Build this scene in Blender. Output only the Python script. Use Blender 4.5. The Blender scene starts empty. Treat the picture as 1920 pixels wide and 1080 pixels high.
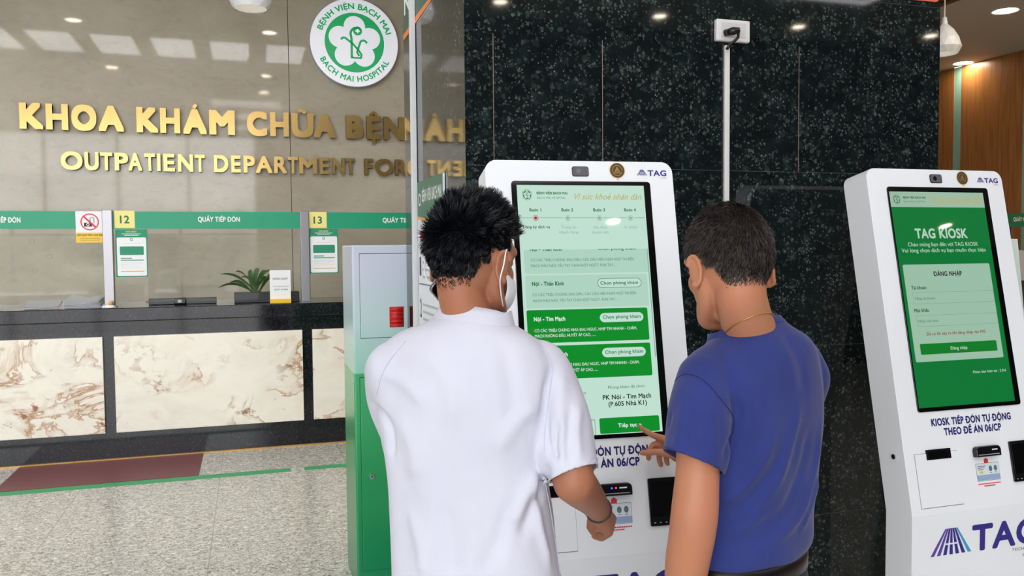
import bpy, bmesh, math, random, unicodedata
import numpy as np
from mathutils import Vector, Matrix
from mathutils.bvhtree import BVHTree
random.seed(7); RNG = np.random.default_rng(7)
SC = bpy.context.scene; COL = SC.collection

# ------------------------------------------------------------------ camera
FPX = 1567.37; YAW = .3031; PITCH = .0479; ROLL = -.0086; EYE = 1.62
cam = bpy.data.cameras.new('camera'); camo = bpy.data.objects.new('camera', cam); COL.objects.link(camo)
cam.sensor_width = 36; cam.lens = FPX/1920*36; cam.clip_start = .05; cam.clip_end = 200
cy_, sy_, cp_, sp_ = math.cos(YAW), math.sin(YAW), math.cos(PITCH), math.sin(PITCH)
R0 = Vector((cy_, -sy_, 0)); FH = Vector((sy_, cy_, 0)); UP = Vector((0, 0, 1))
FW = FH*cp_ - UP*sp_; U0 = UP*cp_ + FH*sp_
cr_, sr_ = math.cos(ROLL), math.sin(ROLL)
CR = (R0*cr_ + U0*sr_); CU = (U0*cr_ - R0*sr_)      # camera axes after the slight roll
camo.matrix_world = Matrix(((CR.x, CU.x, -FW.x, 0), (CR.y, CU.y, -FW.y, 0), (CR.z, CU.z, -FW.z, EYE), (0, 0, 0, 1)))
SC.camera = camo
def ray(px, py):
    a = (px-960)/FPX; b = (540-py)/FPX
    return FW + CR*a + CU*b
O = Vector((0, 0, EYE))
def P(px, py, d): return O + ray(px, py)*d
def at_y(px, py, Y): r = ray(px, py); return O + r*(Y/r.y)
def at_x(px, py, X): r = ray(px, py); return O + r*(X/r.x)
def at_z(px, py, z): r = ray(px, py); return O + r*((z-EYE)/r.z)

# ------------------------------------------------------------------ view, world, daylight
SC.view_settings.view_transform = 'Standard'; SC.view_settings.look = 'None'
SC.view_settings.gamma = 1; SC.view_settings.use_curve_mapping = False; SC.view_settings.exposure = 0.08
SC.cycles.use_denoising = True
SC.cycles.max_bounces = 8; SC.cycles.diffuse_bounces = 4; SC.cycles.glossy_bounces = 4; SC.cycles.transparent_max_bounces = 12
SC.cycles.sample_clamp_indirect = 6
W = bpy.data.worlds.new('overcast_sky'); SC.world = W; W.use_nodes = True
bg = W.node_tree.nodes['Background']; bg.inputs[0].default_value = (.93, .96, 1, 1); bg.inputs[1].default_value = 6.5

# ------------------------------------------------------------------ key dimensions
YC, YM, YP, YPB = 7.04, 8.64, 2.722, 3.85      # counter front, marble wall, pillar front, pillar back
XPL, XPR, ZC = .6928, 2.656, 4.3
XW = 10.3; YR = -4.0; XL = -9.0

def area(name, loc, rot, sx, sy, power, col=(1, 1, 1)):
    l = bpy.data.lights.new(name, 'AREA'); l.shape = 'RECTANGLE'; l.size = sx; l.size_y = sy; l.energy = power; l.color = col
    o = bpy.data.objects.new(name, l); o.location = loc; o.rotation_euler = rot; COL.objects.link(o); return o
pl = area('daylight_portal', (-4.4, YR+.02, 2.1), (math.radians(90), 0, math.radians(180)), 9.2, 4.2, 1)
pl.data.cycles.is_portal = True

# ------------------------------------------------------------------ materials
def nodes(m):
    m.use_nodes = True; nt = m.node_tree; return nt, nt.nodes, nt.links, nt.nodes['Principled BSDF']
def srgb(c):
    return tuple(((x/255)/12.92 if x/255 <= .04045 else ((x/255+.055)/1.055)**2.4) for x in c)
MATS = {}
def mat(name, rgb, rough=.5, metal=0, emis=None, es=1, spec=.5, bump=0, bscale=200, sheen=0, coat=0, sss=0, vary=0, vscale=8):
    if name in MATS: return MATS[name]
    m = bpy.data.materials.new(name); nt, N, L, b = nodes(m)
    c = srgb(rgb) + (1,)
    b.inputs['Base Color'].default_value = c; b.inputs['Roughness'].default_value = rough; b.inputs['Metallic'].default_value = metal
    b.inputs['Specular IOR Level'].default_value = spec
    if emis: b.inputs['Emission Color'].default_value = srgb(emis)+(1,); b.inputs['Emission Strength'].default_value = es
    if sheen: b.inputs['Sheen Weight'].default_value = sheen
    if coat: b.inputs['Coat Weight'].default_value = coat; b.inputs['Coat Roughness'].default_value = .04
    if sss: b.inputs['Subsurface Weight'].default_value = sss; b.inputs['Subsurface Radius'].default_value = (.02, .008, .004); b.inputs['Subsurface Scale'].default_value = .5
    tc = N.new('ShaderNodeTexCoord')
    if bump:
        n = N.new('ShaderNodeTexNoise'); n.inputs['Scale'].default_value = bscale; n.inputs['Detail'].default_value = 3
        bp = N.new('ShaderNodeBump'); bp.inputs['Strength'].default_value = bump; bp.inputs['Distance'].default_value = .002
        L.new(tc.outputs['Object'], n.inputs['Vector']); L.new(n.outputs['Fac'], bp.inputs['Height']); L.new(bp.outputs['Normal'], b.inputs['Normal'])
    if vary:
        n = N.new('ShaderNodeTexNoise'); n.inputs['Scale'].default_value = vscale; n.inputs['Detail'].default_value = 4
        r = N.new('ShaderNodeValToRGB'); r.color_ramp.elements[0].position = .3; r.color_ramp.elements[1].position = .7
        r.color_ramp.elements[0].color = tuple(x*(1-vary) for x in c[:3])+(1,); r.color_ramp.elements[1].color = tuple(min(1, x*(1+vary)) for x in c[:3])+(1,)
        L.new(tc.outputs['Object'], n.inputs['Vector']); L.new(n.outputs['Fac'], r.inputs['Fac']); L.new(r.outputs['Color'], b.inputs['Base Color'])
    MATS[name] = m; return m
def ramp(N, stops, interp='LINEAR'):
    r = N.new('ShaderNodeValToRGB'); cr = r.color_ramp; cr.interpolation = interp
    while len(cr.elements) < len(stops): cr.elements.new(.5)
    for e, (p, c) in zip(cr.elements, stops):
        e.position = p; e.color = (c if len(c) == 4 else tuple(c)+(1,))
    return r
def mixc(N, L, fac, a, b, mode='MIX'):
    m = N.new('ShaderNodeMix'); m.data_type = 'RGBA'; m.blend_type = mode
    for s, v in ((0, fac), (6, a), (7, b)):
        if hasattr(v, 'is_linked'): L.new(v, m.inputs[s])
        else: m.inputs[s].default_value = v if s == 0 else (tuple(v)+(1,) if len(v) == 3 else v)
    return m.outputs[2]
def tex(N, L, kind, vec, scale, **kw):
    n = N.new('ShaderNodeTex'+kind); n.inputs['Scale'].default_value = scale
    for k, v in kw.items():
        if k in n.inputs: n.inputs[k].default_value = v
        else: setattr(n, k, v)
    L.new(vec, n.inputs['Vector']); return n
def mapping(N, L, vec, scale=(1, 1, 1), rot=(0, 0, 0)):
    m = N.new('ShaderNodeMapping'); m.inputs['Scale'].default_value = scale; m.inputs['Rotation'].default_value = rot
    L.new(vec, m.inputs['Vector']); return m.outputs[0]

def m_marble():
    m = bpy.data.materials.new('beige_marble'); nt, N, L, b = nodes(m); tc = N.new('ShaderNodeTexCoord').outputs['Object']
    v = mapping(N, L, tc, (1, 1, 1.8), (0, .25, 0))
    n1 = tex(N, L, 'Noise', v, 1.1, Detail=6, Roughness=.6, Distortion=.8); n2 = tex(N, L, 'Noise', v, 9, Detail=8, Roughness=.7, Distortion=.4)
    c1 = ramp(N, [(.3, srgb((182, 173, 156))), (.7, srgb((204, 196, 178)))]); L.new(n1.outputs['Fac'], c1.inputs['Fac'])
    c2 = ramp(N, [(.33, (.89, .88, .86)), (.5, (1, 1, 1)), (.68, (1.0, .95, .90))]); L.new(n2.outputs['Fac'], c2.inputs['Fac'])
    L.new(mixc(N, L, 1.0, c1.outputs[0], c2.outputs[0], 'MULTIPLY'), b.inputs['Base Color'])
    b.inputs['Roughness'].default_value = .045; b.inputs['Specular IOR Level'].default_value = .36; return m
def m_granite():
    m = bpy.data.materials.new('black_pearl_granite'); nt, N, L, b = nodes(m); tc = N.new('ShaderNodeTexCoord').outputs['Object']
    n = tex(N, L, 'Noise', tc, 14, Detail=5, Roughness=.65)
    base = ramp(N, [(.35, (.003, .005, .006)), (.58, (.006, .012, .013)), (.75, (.014, .024, .024))]); L.new(n.outputs['Fac'], base.inputs['Fac'])
    col = base.outputs[0]
    clus = tex(N, L, 'Noise', tc, 7, Detail=3, Roughness=.6)
    for sc, lo_, hi_, size, tint, seedv in ((34, .40, .62, .52, (.030, .042, .040), 1), (58, .50, .70, .42, (.10, .11, .095), 2), (84, .55, .72, .40, (.17, .20, .19), 3), (120, .62, .78, .40, (.36, .40, .38), 4)):
        nz = tex(N, L, 'Noise', tc, sc*1.5, Detail=3, Roughness=.7); sm = N.new('ShaderNodeVectorMath'); sm.operation = 'MULTIPLY_ADD'
        sm.inputs[1].default_value = (1.5/sc,)*3; L.new(nz.outputs['Color'], sm.inputs[0]); L.new(tc, sm.inputs[2])
        vo = tex(N, L, 'Voronoi', sm.outputs[0], sc)
        sp = N.new('ShaderNodeSeparateColor'); L.new(vo.outputs['Color'], sp.inputs[0])
        ad = N.new('ShaderNodeMath'); ad.operation = 'MULTIPLY_ADD'; ad.inputs[1].default_value = .55; L.new(clus.outputs['Fac'], ad.inputs[0]); 
        h_ = N.new('ShaderNodeMath'); h_.operation = 'MULTIPLY'; h_.inputs[1].default_value = .62; L.new(sp.outputs[0], h_.inputs[0]); L.new(h_.outputs[0], ad.inputs[2])
        g = N.new('ShaderNodeMapRange'); g.inputs[1].default_value = lo_+.16; g.inputs[2].default_value = hi_+.17; L.new(ad.outputs[0], g.inputs[0])
        d = N.new('ShaderNodeMapRange'); d.inputs[1].default_value = size; d.inputs[2].default_value = size*.7; L.new(vo.outputs['Distance'], d.inputs[0])
        m1_ = N.new('ShaderNodeMath'); m1_.operation = 'MULTIPLY'; L.new(g.outputs[0], m1_.inputs[0]); L.new(d.outputs[0], m1_.inputs[1])
        m2_ = N.new('ShaderNodeMath'); m2_.operation = 'MULTIPLY'; L.new(m1_.outputs[0], m2_.inputs[0]); L.new(sp.outputs[1], m2_.inputs[1])
        col = mixc(N, L, m2_.outputs[0], col, tint)
    L.new(col, b.inputs['Base Color']); b.inputs['Roughness'].default_value = .04; b.inputs['IOR'].default_value = 1.5
    return m
def m_darkstone():
    m = bpy.data.materials.new('dark_counter_granite'); nt, N, L, b = nodes(m); tc = N.new('ShaderNodeTexCoord').outputs['Object']
    n = tex(N, L, 'Noise', tc, 60, Detail=4); c = ramp(N, [(.4, (.006, .006, .009)), (.62, (.018, .017, .024)), (.75, (.05, .05, .06))]); L.new(n.outputs['Fac'], c.inputs['Fac'])
    L.new(c.outputs[0], b.inputs['Base Color']); b.inputs['Roughness'].default_value = .07; return m
def m_floor():
    m = bpy.data.materials.new('grey_granite_floor'); nt, N, L, b = nodes(m); tc = N.new('ShaderNodeTexCoord').outputs['Object']
    v = mapping(N, L, tc, (1, 1.35, 1), (0, 0, .3))
    n = tex(N, L, 'Noise', v, 42, Detail=6, Roughness=.78, Distortion=1.6)
    c = ramp(N, [(.37, srgb((84, 82, 74))), (.455, srgb((162, 161, 152))), (.53, srgb((210, 209, 200))), (.62, srgb((246, 244, 232)))]); L.new(n.outputs['Fac'], c.inputs['Fac'])
    n2 = tex(N, L, 'Noise', v, 22, Detail=3); c2 = ramp(N, [(.4, (.85, .84, .83)), (.62, (1, 1, 1))]); L.new(n2.outputs['Fac'], c2.inputs['Fac'])
    col = mixc(N, L, 1.0, c.outputs[0], c2.outputs[0], 'MULTIPLY')
    br = N.new('ShaderNodeTexBrick'); br.offset = 0; br.inputs['Scale'].default_value = 1; br.inputs['Brick Width'].default_value = .9; br.inputs['Row Height'].default_value = .9
    br.inputs['Mortar Size'].default_value = .0022; br.inputs['Mortar Smooth'].default_value = .2
    mp = N.new('ShaderNodeMapping'); mp.inputs['Location'].default_value = (.24, .4, 0); L.new(tc, mp.inputs['Vector']); L.new(mp.outputs[0], br.inputs['Vector'])
    col = mixc(N, L, br.outputs['Fac'], col, srgb((150, 142, 128)))
    L.new(col, b.inputs['Base Color']); b.inputs['Roughness'].default_value = .22; b.inputs['Specular IOR Level'].default_value = .35; return m
def m_onyx():
    m = bpy.data.materials.new('cream_onyx_with_brown_veins'); nt, N, L, b = nodes(m); tc = N.new('ShaderNodeTexCoord').outputs['Object']
    v = mapping(N, L, tc, (1, 1, 1.3), (0, .5, 0))
    big = tex(N, L, 'Noise', v, 1.5, Detail=8, Roughness=.62, Distortion=1.4)
    base = ramp(N, [(.3, srgb((232, 226, 210))), (.5, srgb((243, 238, 224))), (.75, srgb((238, 224, 202)))]); L.new(big.outputs['Fac'], base.inputs['Fac'])
    vn = tex(N, L, 'Noise', v, 2.1, Detail=10, Roughness=.6, Distortion=1.0, noise_dimensions='4D'); vn.inputs['W'].default_value = 4.0
    line = ramp(N, [(.472, (0, 0, 0)), (.490, (1, 1, 1)), (.506, (.35, .35, .35)), (.555, (0, 0, 0))]); L.new(vn.outputs['Fac'], line.inputs['Fac'])
    area_ = tex(N, L, 'Noise', v, 1.15, Detail=3, noise_dimensions='4D'); area_.inputs['W'].default_value = 9.3
    ar = ramp(N, [(.45, (0, 0, 0)), (.53, (1, 1, 1))]); L.new(area_.outputs['Fac'], ar.inputs['Fac'])
    f = N.new('ShaderNodeMath'); f.operation = 'MULTIPLY'; L.new(line.outputs[0], f.inputs[0]); L.new(ar.outputs[0], f.inputs[1])
    col = mixc(N, L, f.outputs[0], base.outputs[0], srgb((172, 120, 66)))
    pt = tex(N, L, 'Noise', v, 6, Detail=6, Roughness=.6, noise_dimensions='4D'); pt.inputs['W'].default_value = 2.2
    pr = ramp(N, [(.62, (0, 0, 0)), (.66, (1, 1, 1))]); L.new(pt.outputs['Fac'], pr.inputs['Fac'])
    f2 = N.new('ShaderNodeMath'); f2.operation = 'MULTIPLY'; L.new(pr.outputs[0], f2.inputs[0]); L.new(ar.outputs[0], f2.inputs[1])
    col = mixc(N, L, f2.outputs[0], col, srgb((152, 100, 56)))
    L.new(col, b.inputs['Base Color']); b.inputs['Roughness'].default_value = .12; return m
def m_wood():
    m = bpy.data.materials.new('brown_wood_veneer'); nt, N, L, b = nodes(m); tc = N.new('ShaderNodeTexCoord').outputs['Object']
    v = mapping(N, L, tc, (9, 9, .5)); n = tex(N, L, 'Noise', v, 3, Detail=6, Roughness=.6)
    c = ramp(N, [(.3, srgb((146, 96, 54))), (.7, srgb((188, 128, 74)))]); L.new(n.outputs['Fac'], c.inputs['Fac'])
    L.new(c.outputs[0], b.inputs['Base Color']); b.inputs['Roughness'].default_value = .3; return m
def m_glass(name='clear_counter_glass', tint=(.985, .992, .985)):
    m = bpy.data.materials.new(name); nt, N, L, b = nodes(m); N.remove(b); out = N['Material Output']
    t = N.new('ShaderNodeBsdfTransparent'); t.inputs[0].default_value = tint+(1,); g = N.new('ShaderNodeBsdfGlossy'); g.inputs['Roughness'].default_value = .01
    fr = N.new('ShaderNodeFresnel'); fr.inputs[0].default_value = 1.22; mx = N.new('ShaderNodeMixShader')
    L.new(fr.outputs[0], mx.inputs[0]); L.new(t.outputs[0], mx.inputs[1]); L.new(g.outputs[0], mx.inputs[2]); L.new(mx.outputs[0], out.inputs[0]); return m
def m_skin(name, rgb, red):
    m = bpy.data.materials.new(name); nt, N, L, b = nodes(m); tc = N.new('ShaderNodeTexCoord').outputs['Object']
    n = tex(N, L, 'Noise', tc, 9, Detail=4); c = ramp(N, [(.35, srgb(rgb)), (.7, srgb(red))]); L.new(n.outputs['Fac'], c.inputs['Fac'])
    L.new(c.outputs[0], b.inputs['Base Color']); b.inputs['Roughness'].default_value = .48; b.inputs['Specular IOR Level'].default_value = .35
    b.inputs['Subsurface Weight'].default_value = .25; b.inputs['Subsurface Radius'].default_value = (.012, .005, .003); b.inputs['Subsurface Scale'].default_value = .6
    nb = tex(N, L, 'Noise', tc, 260, Detail=2); bp = N.new('ShaderNodeBump'); bp.inputs['Strength'].default_value = .12; bp.inputs['Distance'].default_value = .001
    L.new(nb.outputs['Fac'], bp.inputs['Height']); L.new(bp.outputs[0], b.inputs['Normal']); return m
def m_brass():
    m = bpy.data.materials.new('brushed_brass'); nt, N, L, b = nodes(m); tc = N.new('ShaderNodeTexCoord').outputs['Object']
    b.inputs['Base Color'].default_value = srgb((198, 164, 102))+(1,); b.inputs['Metallic'].default_value = .85; b.inputs['Roughness'].default_value = .24
    v = mapping(N, L, tc, (1, 1, 60)); n = tex(N, L, 'Noise', v, 3, Detail=2); bp = N.new('ShaderNodeBump'); bp.inputs['Strength'].default_value = .08; bp.inputs['Distance'].default_value = .002
    L.new(n.outputs['Fac'], bp.inputs['Height']); L.new(bp.outputs[0], b.inputs['Normal']); return m

MARBLE, GRANITE, DARKSTONE, FLOORM, ONYX, WOOD, GLASS, BRASS = m_marble(), m_granite(), m_darkstone(), m_floor(), m_onyx(), m_wood(), m_glass(), m_brass()
WHITEP = mat('white_powder_coat', (236, 239, 244), .32, spec=.5)
BLACKP = mat('black_plastic', (14, 14, 17), .25)
BLACKG = mat('black_screen_glass', (8, 8, 10), .05)
STEEL = mat('brushed_steel', (150, 146, 150), .3, .9)
CHROME = mat('chrome', (215, 215, 220), .12, 1)
GREEN = mat('green_film', (24, 152, 112), .4)
WHITE = mat('white_print', (236, 238, 240), .5)
YEL = mat('pale_yellow_print', (240, 226, 140), .5)

# ------------------------------------------------------------------ objects
def base(name, loc=(0, 0, 0), parent=None, label=None, cat=None, group=None, kind=None, data=None):
    o = bpy.data.objects.new(name, data); COL.objects.link(o); o.location = loc
    if parent: o.parent = parent
    for k, v in (('label', label), ('category', cat), ('group', group), ('kind', kind)):
        if v: o[k] = v
    return o
def wloc(o):
    v = Vector((0, 0, 0))
    while o: v += o.location; o = o.parent
    return v
_G = {}
def glyph(ch):
    if ch in _G: return _G[ch]
    def mesh(s):
        c = bpy.data.curves.new('g', 'FONT'); c.body = s; c.resolution_u = 4
        o = bpy.data.objects.new('g', c); COL.objects.link(o); dg = bpy.context.evaluated_depsgraph_get(); dg.update()
        me = bpy.data.meshes.new_from_object(o.evaluated_get(dg)); vs = [tuple(v.co[:2]) for v in me.vertices]; fs = [tuple(p.vertices) for p in me.polygons]
        bpy.data.objects.remove(o); bpy.data.meshes.remove(me); bpy.data.curves.remove(c); return vs, fs
    vs, fs = ([], []) if ch == ' ' else mesh(ch)
    w = lambda s: max(x for x, y in mesh(s)[0])
    if 'HH' not in _G: _G['HH'] = w('HH'); _G['cap'] = max(y for x, y in mesh('H')[0])
    adv = w('H'+ch+'H') - _G['HH']
    cap = _G['cap']
    _G[ch] = ([(x/cap, y/cap) for x, y in vs], fs, adv/cap); return _G[ch]
def stroke(pts, w):
    vs, fs = [], []
    n = len(pts)
    for i, (x, y) in enumerate(pts):
        a = pts[max(0, i-1)]; b = pts[min(n-1, i+1)]; dx, dy = b[0]-a[0], b[1]-a[1]; l = math.hypot(dx, dy) or 1
        nx, ny = -dy/l*w/2, dx/l*w/2; vs += [(x+nx, y+ny), (x-nx, y-ny)]
    for i in range(n-1): fs.append((2*i, 2*i+1, 2*i+3, 2*i+2))
    return vs, fs
def char_polys(ch, bold):
    """flat polygons of one character, cap height 1: base glyph plus own diacritics"""
    bar = None
    if ch in 'Đđ': bar = ch; ch = {'Đ': 'D', 'đ': 'd'}[ch]
    d = unicodedata.normalize('NFD', ch); b = d[0]; marks = d[1:]
    vs, fs, adv = glyph(b)
    if not vs: return [], adv
    out = [(vs, fs)]
    if vs:
        x0 = min(v[0] for v in vs); x1 = max(v[0] for v in vs); xc = (x0+x1)/2; top = max(v[1] for v in vs)
    w = .085+bold
    if b in 'aeiouy': top = .70
    y = top+.09
    for m in marks:
        n = ord(m)
        if n == 0x302: out.append(stroke([(xc-.17, y), (xc, y+.15), (xc+.17, y)], w*.9)); y += .2
        elif n == 0x306: out.append(stroke([(xc-.15, y+.14), (xc-.08, y+.03), (xc, y), (xc+.08, y+.03), (xc+.15, y+.14)], w*.9)); y += .18
        elif n == 0x31B: xr = x1-.02; yt = (top if b.isupper() else .70); out.append(stroke([(xr-.03, yt-.05), (xr+.08, yt-.02), (xr+.10, yt+.1)], w*.9))
    off = .16 if (0x302 in map(ord, marks) and any(ord(m) in (0x301, 0x300, 0x309) for m in marks)) else 0
    if off: y -= .16
    for m in marks:
        n = ord(m); X = xc+off*1.2
        if n == 0x301: out.append(stroke([(X-.05, y), (X+.08, y+.18)], w))
        elif n == 0x300: out.append(stroke([(X+.05, y), (X-.08, y+.18)], w))
        elif n == 0x309: out.append(stroke([(X-.07, y+.15), (X, y+.2), (X+.06, y+.15), (X, y+.08), (X, y)], w*.8))
        elif n == 0x303: out.append(stroke([(xc-.17, y+.02), (xc-.09, y+.1), (xc, y+.06), (xc+.09, y+.02), (xc+.17, y+.1)], w*.9))
        elif n == 0x323: h = w*.6; out.append(([(xc-h, -.2-h), (xc+h, -.2-h), (xc+h, -.2+h), (xc-h, -.2+h)], [(0, 1, 2, 3)]))
    if bar == 'Đ': out.append(stroke([(x0-.17-bold, .5), (x0+.36, .5)], w*.9+.02))
    if bar == 'đ': out.append(stroke([(x1-.34, .86), (x1+.1, .86)], w*.8))
    return out, adv
def text_polys(s, bold=0, track=0):
    res = []; x = 0
    bold *= .75
    offs = [(0, 0)] if not bold else [(bold*math.cos(k*math.pi/4)/2, bold*math.sin(k*math.pi/4)/2) for k in (range(8) if bold > .06 else (0, 2, 4, 6))]
    for ch in s:
        polys, adv = char_polys(ch, bold*.6)
        for i, (vs, fs) in enumerate(polys):
            for ox, oy in (offs if i == 0 else [(0, 0)]): res.append(([(vx+x+ox, vy+oy) for vx, vy in vs], fs))
        x += adv+track+bold*.5
    return res

class MB:
    def __init__(s, fr=None): s.v = []; s.f = []; s.m = []; s.fr = fr; s.mats = []
    def mi(s, m):
        if m not in s.mats: s.mats.append(m)
        return s.mats.index(m)
    def add(s, vs, fs, m=None, raw=False):
        k = len(s.v); mi = s.mi(m) if m else 0
        s.v += [tuple(s.fr(*p)) if (s.fr and not raw) else tuple(p) for p in vs]
        s.f += [tuple(i+k for i in f) for f in fs]; s.m += [mi]*len(fs); return s
    def box(s, x0, x1, y0, y1, z0, z1, m=None):
        vs = [(x, y, z) for x in (x0, x1) for y in (y0, y1) for z in (z0, z1)]
        return s.add(vs, [(0, 1, 3, 2), (4, 6, 7, 5), (0, 4, 5, 1), (2, 3, 7, 6), (0, 2, 6, 4), (1, 5, 7, 3)], m)
    def prism(s, pts, n0, n1, m=None):      # pts in the first two frame axes, extruded along the third
        n = len(pts)
        vs = [(x, y, n0) for x, y in pts]+[(x, y, n1) for x, y in pts]
        return s.add(vs, [tuple(range(n))[::-1], tuple(range(n, 2*n))]+[(i, (i+1) % n, n+(i+1) % n, n+i) for i in range(n)], m)
    def tube(s, pts, radii, m=None, k=14, caps=True, flat=None):
        pts = [Vector(p) for p in pts]; n = len(pts); vs = []; fs = []
        if not hasattr(radii, '__len__'): radii = [radii]*n
        ref = None
        for i in range(n):
            t = (pts[min(n-1, i+1)]-pts[max(0, i-1)]).normalized()
            if ref is None:
                ref = t.orthogonal().normalized()
                if flat is not None: ref = (Vector(flat[0])-t*t.dot(Vector(flat[0]))).normalized()
            ref = (ref-t*ref.dot(t)).normalized(); bn = t.cross(ref)
            r = radii[i]; r1, r2 = (r if hasattr(r, '__len__') else (r, r))
            for j in range(k):
                a = 2*math.pi*j/k; vs.append(pts[i]+ref*math.cos(a)*r1+bn*math.sin(a)*r2)
        for i in range(n-1):
            for j in range(k): fs.append((i*k+j, i*k+(j+1) % k, (i+1)*k+(j+1) % k, (i+1)*k+j))
        if caps: fs += [tuple(range(k))[::-1], tuple((n-1)*k+j for j in range(k))]
        return s.add(vs, fs, m)
    def ball(s, c, r, m=None, rot=None, nu=20, nv=12):
        c = Vector(c); rr = Vector((r, r, r)) if not hasattr(r, '__len__') else Vector(r)
        vs = []; fs = []
        for i in range(nv+1):
            th = math.pi*i/nv
            for j in range(nu):
                ph = 2*math.pi*j/nu; p = Vector((math.sin(th)*math.cos(ph)*rr.x, math.sin(th)*math.sin(ph)*rr.y, math.cos(th)*rr.z))
                if rot: p = rot @ p
                vs.append(c+p)
        for i in range(nv):
            for j in range(nu):
                a, b, d, e = i*nu+j, i*nu+(j+1) % nu, (i+1)*nu+(j+1) % nu, (i+1)*nu+j
                fs.append((a, e, d, b))
        return s.add(vs, fs, m)
    def lathe(s, c, prof, m=None, k=32, facet=0):
        c = Vector(c); vs = []; fs = []
        for i, (r, z) in enumerate(prof):
            for j in range(k): a = 2*math.pi*(j+(.5*(i % 2) if facet else 0))/k; vs.append((c.x+r*math.cos(a), c.y+r*math.sin(a), c.z+z))
        for i in range(len(prof)-1):
            for j in range(k):
                a, b, d, e = i*k+j, i*k+(j+1) % k, (i+1)*k+(j+1) % k, (i+1)*k+j
                if facet:
                    if i % 2 == 0: fs += [(a, b, e), (b, d, e)]
                    else: fs += [(a, b, d), (a, d, e)]
                else: fs.append((a, b, d, e))
        return s.add(vs, fs, m)
    def text(s, t, u0, u1, v, cap, m, n=.0008, bold=0, shear=0, sgn=-1, slope=0, thick=0, track=0):
        """text from u0 to u1 with its baseline at v; sgn -1 when the second frame axis points down"""
        ps = text_polys(t, bold, track)
        xs = [x for vs, fs in ps for x, y in vs]; a, b = min(xs), max(xs); k = (u1-u0)/(b-a)
        for ip, (vs, fs) in enumerate(ps):
            pts = [(u0+(x+shear*y*cap/k-a)*k, v+sgn*y*cap+slope*(x-a)*k) for x, y in vs]; n_ = n+(ip % 9)*2e-5
            if not thick: s.add([(x, y, n_) for x, y in pts], fs, m)
            else:
                nn = len(pts); ed = {}
                for f in fs:
                    for i in range(len(f)):
                        e = (f[i], f[(i+1) % len(f)]); ed[e] = 1
                side = [(a2, b2, b2+nn, a2+nn) for (a2, b2) in ed if (b2, a2) not in ed]
                s.add([(x, y, n) for x, y in pts]+[(x, y, n+thick) for x, y in pts], list(fs)+[tuple(i+nn for i in f)[::-1] for f in fs]+side, m)
        return s
    def mesh(s, name, org=(0, 0, 0)):
        me = bpy.data.meshes.new(name); ox, oy, oz = org
        me.from_pydata([(x-ox, y-oy, z-oz) for x, y, z in s.v], [], s.f)
        for m in s.mats: me.materials.append(m)
        if s.mats: me.polygons.foreach_set('material_index', s.m)
        me.update(); return me
    def build(s, name, parent=None, loc=None, smooth=False, bevel=0, recalc=True, **tags):
        org = Vector(loc) if loc is not None else (wloc(parent) if parent else Vector((0, 0, 0)))
        me = s.mesh(name, org)
        if recalc:
            bm = bmesh.new(); bm.from_mesh(me); bmesh.ops.recalc_face_normals(bm, faces=bm.faces); bm.to_mesh(me); bm.free()
        if smooth: me.polygons.foreach_set('use_smooth', [True]*len(me.polygons))
        o = base(name, (org if not parent else org-wloc(parent)), parent, data=me, **tags)
        if bevel:
            b = o.modifiers.new('b', 'BEVEL'); b.width = bevel; b.segments = 3; b.limit_method = 'ANGLE'; b.angle_limit = math.radians(35)
        return o
def rrect(u0, u1, v0, v1, r, k=6, corners=(1, 1, 1, 1)):
    pts = []
    for (cx, cy, a0, c) in ((u1-r, v0+r, -90, corners[1]), (u1-r, v1-r, 0, corners[2]), (u0+r, v1-r, 90, corners[3]), (u0+r, v0+r, 180, corners[0])):
        if not c:
            pts.append((u1 if a0 in (-90, 0) else u0, v0 if a0 in (-90, 180) else v1)); continue
        for i in range(k+1): a = math.radians(a0+90*i/k); pts.append((cx+r*math.cos(a), cy+r*math.sin(a)))
    return pts
def circ(cx, cy, r, k=40): return [(cx+r*math.cos(2*math.pi*i/k), cy+r*math.sin(2*math.pi*i/k)) for i in range(k)]
def ringpts(mb, cx, cy, r0, r1, n, m, k=40):
    a = circ(cx, cy, r0, k); b = circ(cx, cy, r1, k)
    mb.add([(x, y, n) for x, y in a]+[(x, y, n) for x, y in b], [(i, (i+1) % k, k+(i+1) % k, k+i) for i in range(k)], m)
def struct(mb, name, **k): return mb.build(name, kind='structure', **k)

# ------------------------------------------------------------------ room
struct(MB().box(XL, XW, YR, 12, -.1, 0, FLOORM), 'floor')
CEIL = mat('ceiling_paint', (202, 196, 186), .6)
cb = MB(); cb.box(XL, XW, YR, 12, ZC, ZC+.1, CEIL); struct(cb, 'ceiling')
mb = MB(); xs = at_y(546, 350, YM).x
mb.box(XL, xs-.003, YM, YM+.1, 0, ZC, MARBLE); mb.box(xs+.003, 3.6, YM, YM+.1, 0, ZC, MARBLE)
mb.box(xs-.01, xs+.01, YM+.012, YM+.09, 0, ZC, mat('dark_joint', (60, 54, 48), .8)); struct(mb, 'wall_back')
LW = mat('light_wall_paint', (196, 192, 184), .6)
struct(MB().box(3.5, 3.6, YM+.1, 12, 0, ZC, LW), 'wall_return')
struct(MB().box(3.5, XW, 12, 12.1, 0, ZC, WOOD), 'wall_far')
struct(MB().box(XL-.1, XL, YR, YM, 0, ZC, LW), 'wall_left')
DKW = mat('dark_rear_wall', (74, 72, 70), .7)
struct(MB().box(.2, XW, YR-.1, YR, 0, ZC, DKW), 'wall_rear')
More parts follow.
